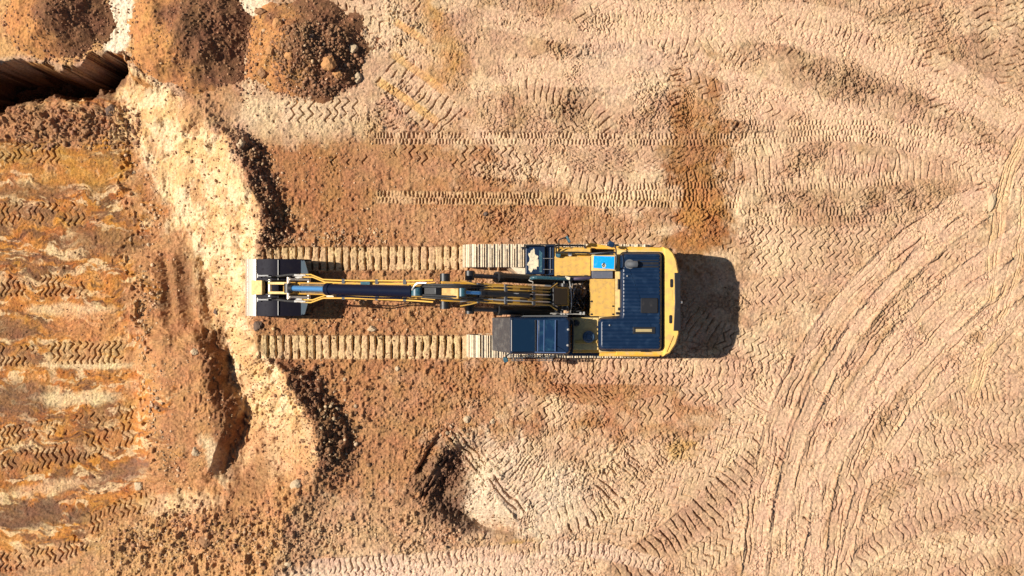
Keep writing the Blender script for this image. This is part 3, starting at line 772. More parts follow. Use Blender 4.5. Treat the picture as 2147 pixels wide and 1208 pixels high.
# single rocks
def rock_mat(name, c): return mat(name, c, .92, dust=[x * .6 for x in c], dust_amt=.3, dust_scale=9, spec=.2, bump=.8, bump_scale=25)
RM = {'pale': rock_mat('pale_rock', (.47, .35, .22)), 'brown': rock_mat('brown_rock', (.30, .16, .08)), 'orange': rock_mat('orange_clod', (.44, .22, .09)), 'dark': rock_mat('dark_rock', (.12, .08, .06))}
ROCKS = [(548, 24, 13, .62, 'brown', 'flat brown boulder lying on pale sand beside the rubbly heap, by the top edge'),
 (582, 53, 11, 1.2, 'orange', 'orange clod on the upper left slope of the rubbly heap'),
 (569, 106, 9, 1.1, 'orange', 'orange rock on the left slope of the rubbly heap, above the lower left boulder'),
 (608, 116, 11, .8, 'orange', 'wide orange-brown rock near the middle left of the rubbly heap'),
 (552, 153, 10, 1.0, 'brown', 'brown boulder at the lower left foot of the rubbly heap'),
 (690, 133, 15, 1.0, 'orange', 'biggest orange-brown boulder in the right half of the rubbly heap, casting a black shadow'),
 (708, 156, 10, .9, 'orange', 'rock just below the biggest boulder of the rubbly heap'),
 (748, 163, 9, 1.2, 'pale', 'pale boulder standing at the lower right foot of the rubbly heap'),
 (741, 103, 9, 1.0, 'pale', 'pale stone high on the right flank of the rubbly heap'),
 (652, 77, 6, 1.0, 'dark', 'small dark stone near the top of the rubbly heap'),
 (508, 303, 9, 1.0, 'pale', 'pale rock with a black shadow on the berm crest above the gravel slope'),
 (290, 1018, 10, 1.0, 'pale', 'whitish rock alone in the wet hollow at the bottom of the pit'),
 (280, 363, 5, 1.0, 'pale', 'small white stone on the orange pit floor near its right edge'),
 (312, 513, 5, .8, 'pale', 'small pale stone on the brown slump beside the pit floor'),
 (622, 1016, 12, 1.1, 'pale', 'big whitish rock on the crest below the dark gravel slope'),
 (603, 1183, 9, .8, 'pale', 'white rock at the bottom edge beside the pink haul road'),
 (980, 879, 8, .9, 'pale', 'pale rock just above the dug slot'),
 (1033, 883, 6, .9, 'pale', 'pale pebble right of the rock above the dug slot'),
 (1051, 967, 6, 1.1, 'dark', 'dark stone beside the pale scraped strip right of the dug slot'),
 (780, 689, 10, .55, 'pale', 'oblong pale clod between the two fresh crawler prints'),
 (819, 691, 6, 1.0, 'brown', 'brown clod right of the oblong pale clod between the crawler prints'),
 (410, 948, 8, 1.3, 'pale', 'pale stones clump on the lower part of the pit mound'),
 (408, 736, 8, 1.0, 'pale', 'pale clod on top of the pit mound'),
 (833, 774, 6, .9, 'pale', 'white pebble on brown soil below the lower crawler print'),
 (1019, 449, 5, .9, 'dark', 'dark pebble on the brown soil above the upper crawler print'),
 (232, 232, 13, 1.0, 'dark', 'dark boulder at the right end of the lip below the dark cut'),
 (85, 262, 10, 1.1, 'brown', 'brown clod on the lip between the dark cut and the pit floor'),
 (176, 272, 9, .9, 'brown', 'brown clod in the middle of the lip below the dark cut'),
 (452, 654, 7, 1.0, 'dark', 'dark hollowed clod alone on the bright sand left of the bucket'),
 (541, 683, 9, 1.3, 'dark', 'dark clod under the lower corner of the bucket'),
 (430, 1135, 13, .9, 'brown', 'brown boulder in the rubble at the bottom left'),
 (2078, 425, 7, 2.6, 'pale', 'long pale stone slab beside the fine tyre ruts at the right')]
for i, (px, py, r, asp, kind, lab) in enumerate(ROCKS):
    x, y, z = px2w(px, py)
    rw = r / S
    bm = bmesh.new(); bmesh.ops.create_icosphere(bm, subdivisions=3, radius=1)
    rq = random.Random(i)
    o3 = [Vector((rq.uniform(-1, 1), rq.uniform(-1, 1), rq.uniform(-1, 1))).normalized() for _ in range(11)]
    ds = [rq.uniform(.6, .9) for _ in o3]
    for v in bm.verts:
        p = v.co.copy()
        for n_, d_ in zip(o3, ds):
            k_ = p.dot(n_)
            if k_ > d_: p -= n_ * (k_ - d_) * .9
        p *= 1 + .07 * math.sin(p.x * 9 + i) * math.cos(p.y * 8)
        v.co = Vector((p.x, p.y * asp, p.z * .8)) * rw * 1.15
    me = bpy.data.meshes.new('rock'); bm.to_mesh(me); bm.free(); me.materials.append(RM[kind])
    o = bpy.data.objects.new('rock', me); COL.objects.link(o)
    o.location = (x, y, z + rw * .05); o.rotation_euler = (0, 0, rq.uniform(-.3, .3))
    o['label'] = lab; o['category'] = 'rock'; o['group'] = 'single rocks on the site'

# ---------------------------------------------------------------- excavator
M = dict(
 yellow=mat('yellow_paint', (.66, .35, .035), .5, dust=(.50, .33, .15), dust_amt=.5, dust_scale=6),
 deck=mat('faded_yellow_deck', (.72, .42, .09), .65, dust=(.44, .27, .11), dust_amt=.5, dust_scale=9),
 cream=mat('dusty_cream_plate', (.66, .46, .17), .7, dust=(.42, .30, .15), dust_amt=.6, dust_scale=7),
 cw=mat('counterweight_paint', (.74, .46, .10), .55, dust=(.44, .27, .11), dust_amt=.5, dust_scale=4.5),
 navy=mat('dark_navy_hood', (.0025, .014, .042), .36, dust=(.006, .03, .075), dust_amt=.4, dust_scale=3.5, spec=.45),
 glass=mat('tinted_cab_glass', (.004, .016, .038), .18, dust=(.01, .03, .06), dust_amt=.2, dust_scale=4, spec=.4),
 black=mat('black_paint', (.010, .010, .012), .45, dust=(.05, .04, .035), dust_amt=.2, dust_scale=8),
 rubber=mat('rubber_hose', (.02, .02, .022), .6, dust=(.09, .075, .06), dust_amt=.3, dust_scale=12),
 grey=mat('grey_plastic', (.075, .08, .09), .7, dust=(.15, .13, .11), dust_amt=.3, dust_scale=8),
 steel=mat('worn_steel', (.62, .56, .48), .38, .55, dust=(.45, .33, .22), dust_amt=.45, dust_scale=14, bump=.2),
 chrome=mat('chrome_rod', (.10, .30, .62), .22, .6, dust=(.2, .4, .7), dust_amt=.1),
 bucket=mat('bucket_dark_paint', (.007, .006, .013), .6, spec=.15, dust=(.018, .014, .016), dust_amt=.35, dust_scale=8, bump=.2),
 shoe=mat('dusty_track_shoe', (.66, .54, .38), .75, .1, dust=(.30, .27, .23), dust_amt=.5, dust_scale=11, bump=.5, bump_scale=40),
 frame=mat('dirty_undercarriage', (.30, .20, .12), .85, dust=(.12, .09, .07), dust_amt=.5, dust_scale=8),
 blue=mat('blue_lid', (.0, .30, .72), .35, dust=(.12, .42, .68), dust_amt=.3, dust_scale=14),
 white=mat('cream_worn_patch', (.66, .56, .38), .8, dust=(.30, .27, .22), dust_amt=.6, dust_scale=14),
 silver=mat('silver_tube', (.62, .60, .56), .35, .6, dust=(.4, .32, .24), dust_amt=.3, dust_scale=20),
 pipe=mat('yellow_pipe', (.62, .36, .07), .4, dust=(.5, .36, .18), dust_amt=.3, dust_scale=12),
 boomp=mat('boom_paint', (.48, .25, .02), .5, dust=(.26, .16, .07), dust_amt=.6, dust_scale=7),  # darkened with brown dust to carry part of the boom's shade
 teal=mat('teal_fitting', (.02, .075, .105), .4, dust=(.2, .3, .3), dust_amt=.3, dust_scale=20),
 sgrey=mat('slate_panel', (.085, .09, .12), .6, dust=(.16, .15, .15), dust_amt=.35, dust_scale=10),
)
def dots(m, sc=55):
    nt = m.node_tree; b = nt.nodes['Principled BSDF']
    tc = nt.nodes.new('ShaderNodeTexCoord'); outs = []
    for ax in ('X', 'Y'):
        wv = nt.nodes.new('ShaderNodeTexWave'); wv.wave_type = 'BANDS'; wv.bands_direction = ax; wv.inputs['Scale'].default_value = sc / 6
        nt.links.new(tc.outputs['Object'], wv.inputs['Vector']); outs.append(wv.outputs['Fac'])
    mu = nt.nodes.new('ShaderNodeMath'); mu.operation = 'MULTIPLY'
    nt.links.new(outs[0], mu.inputs[0]); nt.links.new(outs[1], mu.inputs[1])
    bp = nt.nodes.new('ShaderNodeBump'); bp.inputs['Strength'].default_value = .8; bp.inputs['Distance'].default_value = .02
    nt.links.new(mu.outputs[0], bp.inputs['Height']); nt.links.new(bp.outputs[0], b.inputs['Normal'])
dots(M['deck'], 60)

def W(px, py, z):
    k = (H - z) / H / S
    return Vector(((px - CX) * k, (CY - py) * k, z))
ROOT = Vector((1.42, -.37, 0))
exc = bpy.data.objects.new('excavator', None); COL.objects.link(exc)
exc.location = ROOT; exc.empty_display_size = .5
exc['label'] = 'yellow crawler excavator with dark navy cab and hood, boom stretched left'
exc['category'] = 'excavator'
def obj(name, bm, m, parent=None, bevel=0.0, label=None, smooth=True):
    bmesh.ops.remove_doubles(bm, verts=bm.verts, dist=1e-5)
    bmesh.ops.recalc_face_normals(bm, faces=bm.faces)
    bmesh.ops.translate(bm, verts=bm.verts, vec=-ROOT)
    me = bpy.data.meshes.new(name); bm.to_mesh(me); bm.free()
    ms = m if isinstance(m, (list, tuple)) else [m]
    for q in ms: me.materials.append(M[q] if isinstance(q, str) else q)
    o = bpy.data.objects.new(name, me); COL.objects.link(o)
    o.parent = parent or exc
    if bevel:
        b = o.modifiers.new('bevel', 'BEVEL'); b.width = bevel; b.segments = 2; b.limit_method = 'ANGLE'; b.angle_limit = math.radians(40)
    if smooth:
        me.polygons.foreach_set('use_smooth', np.array([len(p.vertices) < 12 for p in me.polygons], dtype=bool))
        me.set_sharp_from_angle(angle=math.radians(38))
        wn_ = o.modifiers.new('normals', 'WEIGHTED_NORMAL'); wn_.keep_sharp = True
    if label: o['label'] = label
    return o
def loops_to_bm(bm, rings, cap=True, mi=0):
    vr = [[bm.verts.new(p) for p in r] for r in rings]
    n = len(vr[0])
    for a, b in zip(vr[:-1], vr[1:]):
        for i in range(n):
            f = bm.faces.new((a[i], a[(i + 1) % n], b[(i + 1) % n], b[i])); f.material_index = mi
    if cap:
        for r in (vr[0], vr[-1]):
            f = bm.faces.new(r); f.material_index = mi
def prism(bm, pts, z0, z1, mi=0):
    """photo outline seen at height z1, extruded straight down to z0"""
    top = [W(x, y, z1) for x, y in pts]
    bot = [Vector((p.x, p.y, z0)) for p in top]
    loops_to_bm(bm, [bot, top], mi=mi)
def rprism(bm, x0, y0, x1, y1, z0, z1, mi=0):
    prism(bm, [(x0, y0), (x1, y0), (x1, y1), (x0, y1)], z0, z1, mi)
def box(bm, c, s, rot=None, mi=0):
    mtx = Matrix.Translation(c) @ (rot.to_matrix().to_4x4() if rot is not None else Matrix()) @ Matrix.Diagonal((*s, 1))
    r = bmesh.ops.create_cube(bm, size=1, matrix=mtx)
    for v in r['verts']:
        for f in v.link_faces: f.material_index = mi
def rounded(pts, r, n=5):
    out = []
    N = len(pts)
    for i in range(N):
        p = Vector(pts[i]); a = Vector(pts[i - 1]); b = Vector(pts[(i + 1) % N])
        rr_ = r[i] if isinstance(r, (list, tuple)) else r
        if rr_ <= 0: out.append(tuple(p)); continue
        da = (a - p).normalized(); db = (b - p).normalized()
        ang = da.angle(db); L = min(rr_ / math.tan(ang / 2), (a - p).length * .49, (b - p).length * .49)
        s = p + da * L; e_ = p + db * L
        for k_ in range(n + 1):
            t = k_ / n
            q = s * (1 - t) ** 2 + p * 2 * t * (1 - t) + e_ * t * t
            out.append((q.x, q.y))
    return out
def inset(pts, d):
    N = len(pts); out = []
    area = sum(pts[i][0] * pts[(i + 1) % N][1] - pts[(i + 1) % N][0] * pts[i][1] for i in range(N))
    sg = 1 if area > 0 else -1
    for i in range(N):
        a = Vector(pts[i - 1]); p = Vector(pts[i]); b = Vector(pts[(i + 1) % N])
        e1 = (p - a); e2 = (b - p)
        if e1.length < 1e-6: e1 = e2
        if e2.length < 1e-6: e2 = e1
        e1.normalize(); e2.normalize()
        n1 = Vector((-e1.y, e1.x)) * sg; n2 = Vector((-e2.y, e2.x)) * sg
        nn_ = (n1 + n2); nn_ = nn_ / max(nn_.length, 1e-6); k_ = d / max(.4, nn_.dot(n1))
        q = p + nn_ * k_; out.append((q.x, q.y))
    return out
def pillow(bm, pts, z0, prof, mi=0):
    """rounded-over body: prof = [(inset px, z)...] from the rim upwards"""
    zt = prof[-1][1]
    rings = []
    base = [W(x, y, zt) for x, y in pts]
    rings.append([Vector((p.x, p.y, z0)) for p in base])
    for d, z in prof:
        pp_ = inset(pts, d) if d else pts
        rings.append([Vector((W(x, y, zt).x, W(x, y, zt).y, z)) for x, y in pp_])
    loops_to_bm(bm, rings, mi=mi)
def tube(bm, pts, r, seg=8, mi=0, cap=True):
    P = [Vector(p) for p in pts]
    rings = []; prev = None
    for i, p in enumerate(P):
        d = (P[min(i + 1, len(P) - 1)] - P[max(i - 1, 0)]).normalized()
        if prev is None:
            u = d.cross(Vector((0, 0, 1)))
            if u.length < .05: u = d.cross(Vector((0, 1, 0)))
        else:
            u = prev - d * prev.dot(d)
        u.normalize(); prev = u; v = d.cross(u)
        rad = r[i] if isinstance(r, (list, tuple)) else r
        rings.append([p + (u * math.cos(a) + v * math.sin(a)) * rad for a in [2 * math.pi * k_ / seg for k_ in range(seg)]])
    loops_to_bm(bm, rings, cap=cap, mi=mi)
def curve(pts, n=6):
    P = [Vector(p) for p in pts]
    P = [2 * P[0] - P[1]] + P + [2 * P[-1] - P[-2]]
    out = []
    for i in range(1, len(P) - 2):
        for j in range(n):
            t = j / n
            out.append(.5 * ((2 * P[i]) + (P[i + 1] - P[i - 1]) * t + (2 * P[i - 1] - 5 * P[i] + 4 * P[i + 1] - P[i + 2]) * t * t + (3 * P[i] - 3 * P[i + 1] + P[i + 2] - P[i - 1]) * t ** 3))
    out.append(P[-2]); return out
def cyl(bm, a, b, r, seg=20, mi=0):
    tube(bm, [a, b], r, seg, mi)
B = bmesh.new

# --- crawler tracks
GZ = -.02
def make_track(yc, x0, x1, half):
    ztop = .95; rad = .45
    cz = GZ + .02 + rad + .02
    L = x1 - x0; xa = x0 + rad; xb = x1 - rad
    # path around the loop
    path = []
    per = 2 * (xb - xa) + 2 * math.pi * rad
    n = int(per / .209); st = per / n
    for i in range(n):
        s = i * st
        if s < xb - xa: p = (xa + s, cz + rad, 0)
        elif s < xb - xa + math.pi * rad:
            a = (s - (xb - xa)) / rad; p = (xb + rad * math.sin(a), cz + rad * math.cos(a), a)
        elif s < 2 * (xb - xa) + math.pi * rad: p = (xb - (s - (xb - xa) - math.pi * rad), cz - rad, math.pi)
        else:
            a = (s - 2 * (xb - xa) - math.pi * rad) / rad; p = (xa - rad * math.sin(a), cz - rad * math.cos(a), math.pi + a)
        path.append(p)
    bm = B()
    for (x, z, a) in path:
        u = Vector((math.cos(a), 0, -math.sin(a))); nrm = Vector((math.sin(a), 0, math.cos(a)))
        q = Matrix((u, Vector((0, 1, 0)), nrm)).transposed().to_quaternion()
        c = Vector((x, yc, z)) + nrm * .02
        box(bm, c, (.176, half * 2, .03), q)
        for k_, hgt in ((-.07, .05), (.03, .018)):
            box(bm, c + u * k_ + nrm * (.015 + hgt / 2), (.016, half * 2, hgt), q)
    t = obj('crawler_track', bm, 'shoe', bevel=0)
    bm = B()
    for y_ in (-.11, .11):
        tube(bm, [(x, yc + y_, z - 0) if False else (Vector((x, yc + y_, z)) - Vector((math.sin(a), 0, math.cos(a))) * .045) for (x, z, a) in path + [path[0]]], .035, 6)
    obj('track_chain', bm, 'frame', t)
    bm = B(); box(bm, (.5 * (xa + xb), yc, cz - .02), (xb - xa - .25, .34, .42)); obj('track_frame', bm, 'frame', t, bevel=.04)
    for nm_, xx in (('idler', xa), ('sprocket', xb)):
        bm = B(); cyl(bm, (xx, yc - .13, cz), (xx, yc + .13, cz), .34, 28); cyl(bm, (xx, yc - .22, cz), (xx, yc + .22, cz), .12, 20)
        obj(nm_, bm, 'frame', t)
    for i in range(7):
        xx = xa + .35 + i * (xb - xa - .7) / 6
        bm = B(); cyl(bm, (xx, yc - .2, GZ + .17), (xx, yc + .2, GZ + .17), .085, 16); obj('roller', bm, 'frame', t)
    return t
make_track(.915, -1.33, 3.9, .325)
make_track(-1.652, -1.22, 4.0, .318)
# car body between the tracks
bm = B()
box(bm, (1.42, -.37, .62), (1.5, 1.3, .3))
for sx in (-1, 1):
    for sy in (-1, 1):
        a = Vector((1.42 + sx * .5, -.37 + sy * .4, .6)); b = Vector((1.42 + sx * 1.45, -.37 + sy * 1.1, .5))
        d = (b - a); box(bm, (a + b) / 2, (d.length, .42, .26), Vector((1, 0, 0)).rotation_difference(d))
obj('car_body', bm, 'frame', bevel=.03)
bm = B(); prism(bm, [(1070, 560), (1102, 562), (1102, 580), (1090, 578)], .5, .98); obj('chassis_gusset', bm, 'shoe', bevel=.015)
bm = B(); cyl(bm, (1.42, -.37, .75), (1.42, -.37, 1.15), .66, 48); obj('slewing_ring', bm, 'grey', bevel=.02)

# --- upper structure
bm = B()
prism(bm, [(1100, 588), (1180, 586), (1180, 664), (1200, 668), (1200, 742), (1395, 744), (1395, 520), (1165, 518), (1165, 580), (1100, 582)], 1.12, 1.32)
obj('upper_frame', bm, 'black')
bm = B()   # engine bay sides
rprism(bm, 1292, 519, 1392, 745, 1.32, 1.98)
rprism(bm, 1239, 584, 1292, 663, 1.32, 1.96)
rprism(bm, 1164, 519, 1240, 579, 1.32, 1.86)
rprism(bm, 1201, 667, 1292, 740, 1.32, 1.94)
obj('body_housing', bm, 'yellow', bevel=.015)
# cream plate round the hood
bm = B()
prism(bm, [(1290, 524), (1391, 527), (1391, 738), (1256, 738), (1256, 664), (1290, 663)], 1.98, 2.03)
obj('hood_surround', bm, 'cream', bevel=.008)
bm = B(); rprism(bm, 1200, 666, 1255, 734, 1.95, 2.0)
for px, py in ((1240, 668), (1243, 729), (1206, 729), (1236, 675), (1226, 672)):
    cyl(bm, W(px, py, 2.0), W(px, py, 2.0) + Vector((0, 0, .015)), .022, 10)
obj('rear_deck_plate', bm, 'cream', bevel=.008)
bm = B(); rprism(bm, 1206, 714, 1252, 720, 2.0, 2.03); obj('deck_rib', bm, 'deck', bevel=.006)
c = W(1234, 706, 2.0); bm = B()
tube(bm, [c, c + Vector((0, 0, .10)), c + Vector((0, 0, .13)), c + Vector((0, 0, .13))], [.165, .165, .13, .09], 32)
tube(bm, [c + Vector((0, 0, .13)), c + Vector((0, 0, .17))], [.09, .07], 24)
obj('air_intake_cap', bm, mat('blue_grey_cap', (.045, .09, .15), .5, dust=(.12, .15, .18), dust_amt=.3))
# yellow centre plate
bm = B(); rprism(bm, 1237, 585, 1289, 663, 1.97, 2.02); obj('centre_cover', bm, 'deck', bevel=.01)
for px, py in ((1240, 632), (1285, 642), (1240, 659), (1285, 659)):
    bm = B(); cyl(bm, W(px, py, 2.02), W(px, py, 2.02) + Vector((0, 0, .02)), .026, 10); obj('latch', bm, 'black')
# upper-side walkway
bm = B(); rprism(bm, 1163, 538, 1238, 578, 1.92, 1.97)
rprism(bm, 1164, 521, 1238, 535, 1.86, 1.92)
obj('anti_slip_walkway', bm, 'deck', bevel=.008)
bm = B(); rprism(bm, 1162, 578.6, 1239, 581, 1.3, 1.93)
for px in (1170, 1228): rprism(bm, px - 3, 577, px + 3, 581, 1.97, 2.0)
obj('walkway_edge', bm, 'black')
bm = B()   # tool box with worn top
prism(bm, rounded([(1102, 515), (1143, 515), (1143, 575), (1102, 575)], 3), 1.15, 1.88)
tb = obj('tool_box', bm, 'navy', bevel=.02)
pts = []
for i in range(40):
    a = i / 40 * 2 * math.pi
    rr_ = 1 + .22 * math.sin(a * 3 + 1) + .14 * math.sin(a * 7) + .10 * math.sin(a * 13 + 2)
    pts.append((1119 + 10.5 * rr_ * math.cos(a) * (1.0 if math.cos(a) > 0 else 1.2), 548 + 21 * rr_ * math.sin(a)))
pts = [(min(x, 1129), min(max(y, 519), 571)) for x, y in pts]
bm = B(); prism(bm, pts, 1.883, 1.886); obj('lid_patch', bm, 'white', tb, label='irregular cream patch on the tool box lid', smooth=False)  # irregular cream patch laid on the box lid
bm = B()
prism(bm, [(1130.5, 524), (1137, 530), (1136, 571), (1131, 571)], 1.883, 1.887); obj('lid_streak', bm, 'teal', tb, smooth=False)
bm = B(); rprism(bm, 1143.5, 514, 1162, 577, 1.15, 1.76)
for x_ in (1146, 1153): rprism(bm, x_, 518, x_ + 3, 573, 1.76, 1.785)
obj('front_step', bm, 'navy', bevel=.015)
for y_ in (542, 565):
    bm = B(); cyl(bm, W(1139, y_, 1.9), W(1160, y_, 1.82), .008, 6); obj('tie_rod', bm, 'silver')
# handrails over the walkway
bm = B()
P1 = [W(1166, 530, 2.0), W(1172, 529, 2.35), W(1232, 530, 2.4), W(1238, 532, 2.4), W(1266, 530, 2.5), W(1291, 531, 2.5), W(1292, 560, 2.5), W(1292, 562, 2.0)]
tube(bm, curve(P1, 5), .024, 8)
tube(bm, [W(1232, 530, 2.4), W(1232, 532, 1.9)], .022, 8)
tube(bm, [W(1100, 516, 1.9), W(1100, 514, 2.1), W(1164, 513, 2.15), W(1166, 517, 2.1), W(1166, 530, 1.95)], .02, 8)
tube(bm, [W(1093, 519, 1.9), W(1104, 519, 1.95)], .02, 8); tube(bm, [W(1094, 522, 1.7), W(1104, 522, 1.75)], .02, 8)
tube(bm, [W(1166, 514.5, 1.9), W(1224, 515, 1.9)], .028, 8)
tube(bm, [W(1166, 514.5, 1.9), W(1166, 530, 1.9)], .02, 8); tube(bm, [W(1224, 515, 1.9), W(1232, 532, 1.9)], .02, 8)
obj('handrail', bm, 'black')
bm = B(); tube(bm, curve([W(1172, 527, 2.0), W(1172, 512, 2.3), W(1173, 503, 2.4), W(1186, 498, 2.45)], 5), .018, 8)
ma = obj('mirror_arm', bm, 'black')
bm = B(); box(bm, W(1191, 502, 2.4), (.06, .2, .26), Matrix.Rotation(.5, 3, 'Z').to_quaternion()); obj('mirror', bm, 'teal', ma, bevel=.015)
bm = B(); box(bm, W(1281, 512, 2.3), (.16, .15, .12), Matrix.Rotation(-.4, 3, 'Z').to_quaternion()); box(bm, W(1275, 511, 2.3), (.03, .1, .09))
wl = obj('work_light', bm, 'navy', bevel=.015)
bm = B(); tube(bm, curve([W(1286, 513, 2.3), W(1291, 520, 2.35), W(1292, 532, 2.45)], 4), .018, 8); obj('light_bracket', bm, 'black', wl)
bm = B(); cyl(bm, W(1170, 535, 1.97), W(1170, 535, 2.1), .07, 16); obj('filler_neck', bm, 'teal')
bm = B(); cyl(bm, W(1195, 533, 1.93), W(1195, 533, 2.02), .055, 16); obj('filler_cap', bm, 'silver')
# outer ledges
bm = B()
prism(bm, [(1228, 517), (1238, 509), (1262, 513), (1292, 520), (1292, 523), (1240, 522), (1228, 520)], 1.62, 1.72)
obj('side_ledge', bm, 'yellow', bevel=.02); bm = B()
prism(bm, [(1293, 516), (1389, 519), (1389, 525.5), (1293, 522.5)], 1.3, 1.9)
obj('side_ledge', bm, 'yellow', bevel=.02)
bm = B(); rprism(bm, 1257, 739.5, 1384, 747.5, 1.3, 1.9)
obj('side_ledge', bm, 'yellow', bevel=.02)
bm = B(); rprism(bm, 1192, 736, 1256, 745.5, 1.3, 1.78)
obj('side_step', bm, 'navy', bevel=.015)
# blue lid with its small emblem
bm = B(); rprism(bm, 1241, 566, 1285, 584, 1.97, 2.08); obj('slate_cover', bm, 'sgrey', bevel=.01)
bm = B(); rprism(bm, 1241, 534, 1292, 568, 1.9, 2.2); obj('tank_body', bm, 'cream', bevel=.012)
bm = B(); prism(bm, [(1243.5, 534.5), (1290, 536.5), (1289, 566.5), (1242.5, 563)], 2.20, 2.235); bl = obj('tank_lid', bm, 'cream', bevel=.006)
bm = B(); prism(bm, [(1245, 536.5), (1288.5, 538), (1287.5, 564.5), (1244.2, 561.8)], 2.235, 2.24); obj('lid_panel', bm, 'blue', bl)
bm = B(); cyl(bm, W(1265.5, 557, 2.24), W(1265.5, 557, 2.244), .062, 20); eb = obj('emblem', bm, 'white', bl)
bm = B()
for a in range(5):
    c_ = W(1265.5, 557, 2.246) + Vector((math.cos(a * 1.257 + .6), math.sin(a * 1.257 + .6), 0)) * .026
    cyl(bm, c_, c_ + Vector((0, 0, .006)), .014, 10)
box(bm, W(1266, 552.5, 2.25), (.03, .05, .01))
obj('emblem_mark', bm, 'black', bl)

# hood
HO = [(1302, 530), (1389, 530), (1389, 735), (1256, 735), (1256, 668), (1302, 664)]
HOr = rounded(HO, [9, 9, 10, 12, 12, 4], 7)
bm = B(); pillow(bm, HOr, 2.03, [(0, 2.06), (0, 2.18), (1.6, 2.25), (4.5, 2.30), (8, 2.32)])
# pressed ribs along the top
def rib(bm, xa, xb, y, z=2.32, r=.022):
    tube(bm, [W(xa, y, z - .06), W(xa + 2.5, y, z - .005), W(xb - 2, y, z - .005), W(xb, y, z - .06)], r, 8)
y = 541
while y < 729:
    xs_ = 1306 if y < 668 else 1261
    xb = 1384
    if 546 < y < 562: rib(bm, 1339, xb, y)
    elif 624 < y < 660: rib(bm, xs_, 1343, y); 
    elif 684 < y < 701: rib(bm, xs_, 1327, y)
    else: rib(bm, xs_, xb, y)
    y += 7.6
hood = obj('engine_hood', bm, 'navy')
bm = B(); pillow(bm, rounded(inset(HO, -2.2), [10, 10, 11, 13, 13, 4], 7), 2.03, [(0, 2.05), (1, 2.09), (2, 2.09)]); obj('hood_seal', bm, 'black')
bm = B(); pillow(bm, rounded([(1344, 625), (1379, 625), (1379, 657), (1344, 657)], 3), 2.2, [(0, 2.35), (1, 2.365)]); obj('air_grille', bm, 'black', hood)
bm = B(); rprism(bm, 1337, 545, 1381, 561, 2.29, 2.33); obj('exhaust_recess', bm, 'black', hood)
bm = B(); tube(bm, curve([W(1318, 554, 2.25), W(1320, 554, 2.38), W(1327, 554, 2.43), W(1335, 554, 2.41)], 5), [.09] * 16, 16)
cyl(bm, W(1320, 554, 2.3), W(1320, 554, 2.34), .13, 24)
obj('exhaust_pipe', bm, 'grey', hood)
bm = B(); rprism(bm, 1327, 686, 1374, 700, 2.29, 2.335); hs_ = obj('hood_slot', bm, 'black', hood, bevel=.01)
bm = B(); rprism(bm, 1333, 690, 1367, 696, 2.336, 2.346); obj('slot_plate', bm, mat('olive_plate', (.36, .27, .12), .6, dust=(.2, .15, .08), dust_amt=.4), hood, bevel=.004)
for px, py in ((1315, 579), (1278, 682)):
    bm = B(); c_ = W(px, py, 2.32); tube(bm, [c_, c_ + Vector((0, 0, .03)), c_ + Vector((0, 0, .045))], [.022, .022, .008], 12); obj('bolt', bm, 'silver', hood)
for px, py, w_, h_ in ((1391, 562, 3, 12), (1391, 634, 3, 16), (1253, 686, 3, 5), (1297, 596, 3, 22), (1298, 648, 4, 6), (1294, 657, 4, 5), (1278, 736, 14, 2.4), (1352, 737, 16, 2.4)):
    bm = B(); rprism(bm, px - w_ / 2, py - h_ / 2, px + w_ / 2, py + h_ / 2, 2.03, 2.13); obj('hinge', bm, 'black', hood, bevel=.005)

# counterweight
CWP = [(1391, 517), (1403, 519), (1413, 529), (1420, 545), (1425, 572), (1425.5, 700), (1419, 722), (1406, 742), (1391, 748.5)]
bm = B()
pts = rounded(CWP, [0, 5, 8, 10, 12, 12, 10, 8, 0], 4)
pillow(bm, pts, .98, [(1.2, 1.1), (0, 1.3), (0, 1.95), (.8, 2.08), (2.6, 2.14), (4, 2.16)])
cw = obj('counterweight', bm, 'cw')
for px, py in ((1408, 594), (1406, 669.5)):
    bm = B(); prism(bm, rounded([(px - 3, py - 9), (px + 3.4, py - 9), (px + 3.4, py + 9), (px - 3, py + 9)], 3.2, 5), 2.1, 2.168)
    obj('lifting_eye', bm, 'black', cw)
bm = B(); rprism(bm, 1399, 608, 1409.5, 629, 2.16, 2.166); obj('access_plate', bm, 'cw', cw, bevel=.003)
bm = B()
prism(bm, [(1414, 572), (1427, 572), (1427.5, 694), (1412, 694), (1415, 634)], 1.15, 2.172)
obj('rear_grille', bm, 'black', cw, bevel=.01)
bm = B(); cyl(bm, W(1424, 634, 2.1), W(1430, 634, 2.1), .04, 12); obj('rear_camera', bm, 'silver', cw)
bm = B(); tube(bm, [W(1398, 738, 2.172), W(1412, 704, 2.172)], .008, 6); obj('seam', bm, 'boomp', cw)

# --- cab
cab_pts = rounded([(1069, 665), (1190, 665), (1196, 672), (1196, 738), (1190, 743), (1069, 743)], [3, 4, 5, 5, 4, 3], 4)
bm = B()
pillow(bm, cab_pts, 1.35, [(0, 2.6), (0, 2.72), (1.2, 2.80), (3.5, 2.84), (5.5, 2.85)])
cab = obj('cab', bm, 'navy')
bm = B()
a0, a1, b0, b1 = W(1069, 667, 2.8), W(1069, 741, 2.8), W(1047, 666, 1.95), W(1047, 739, 1.95)
top = [a0, a1]; 
X0 = a0.x
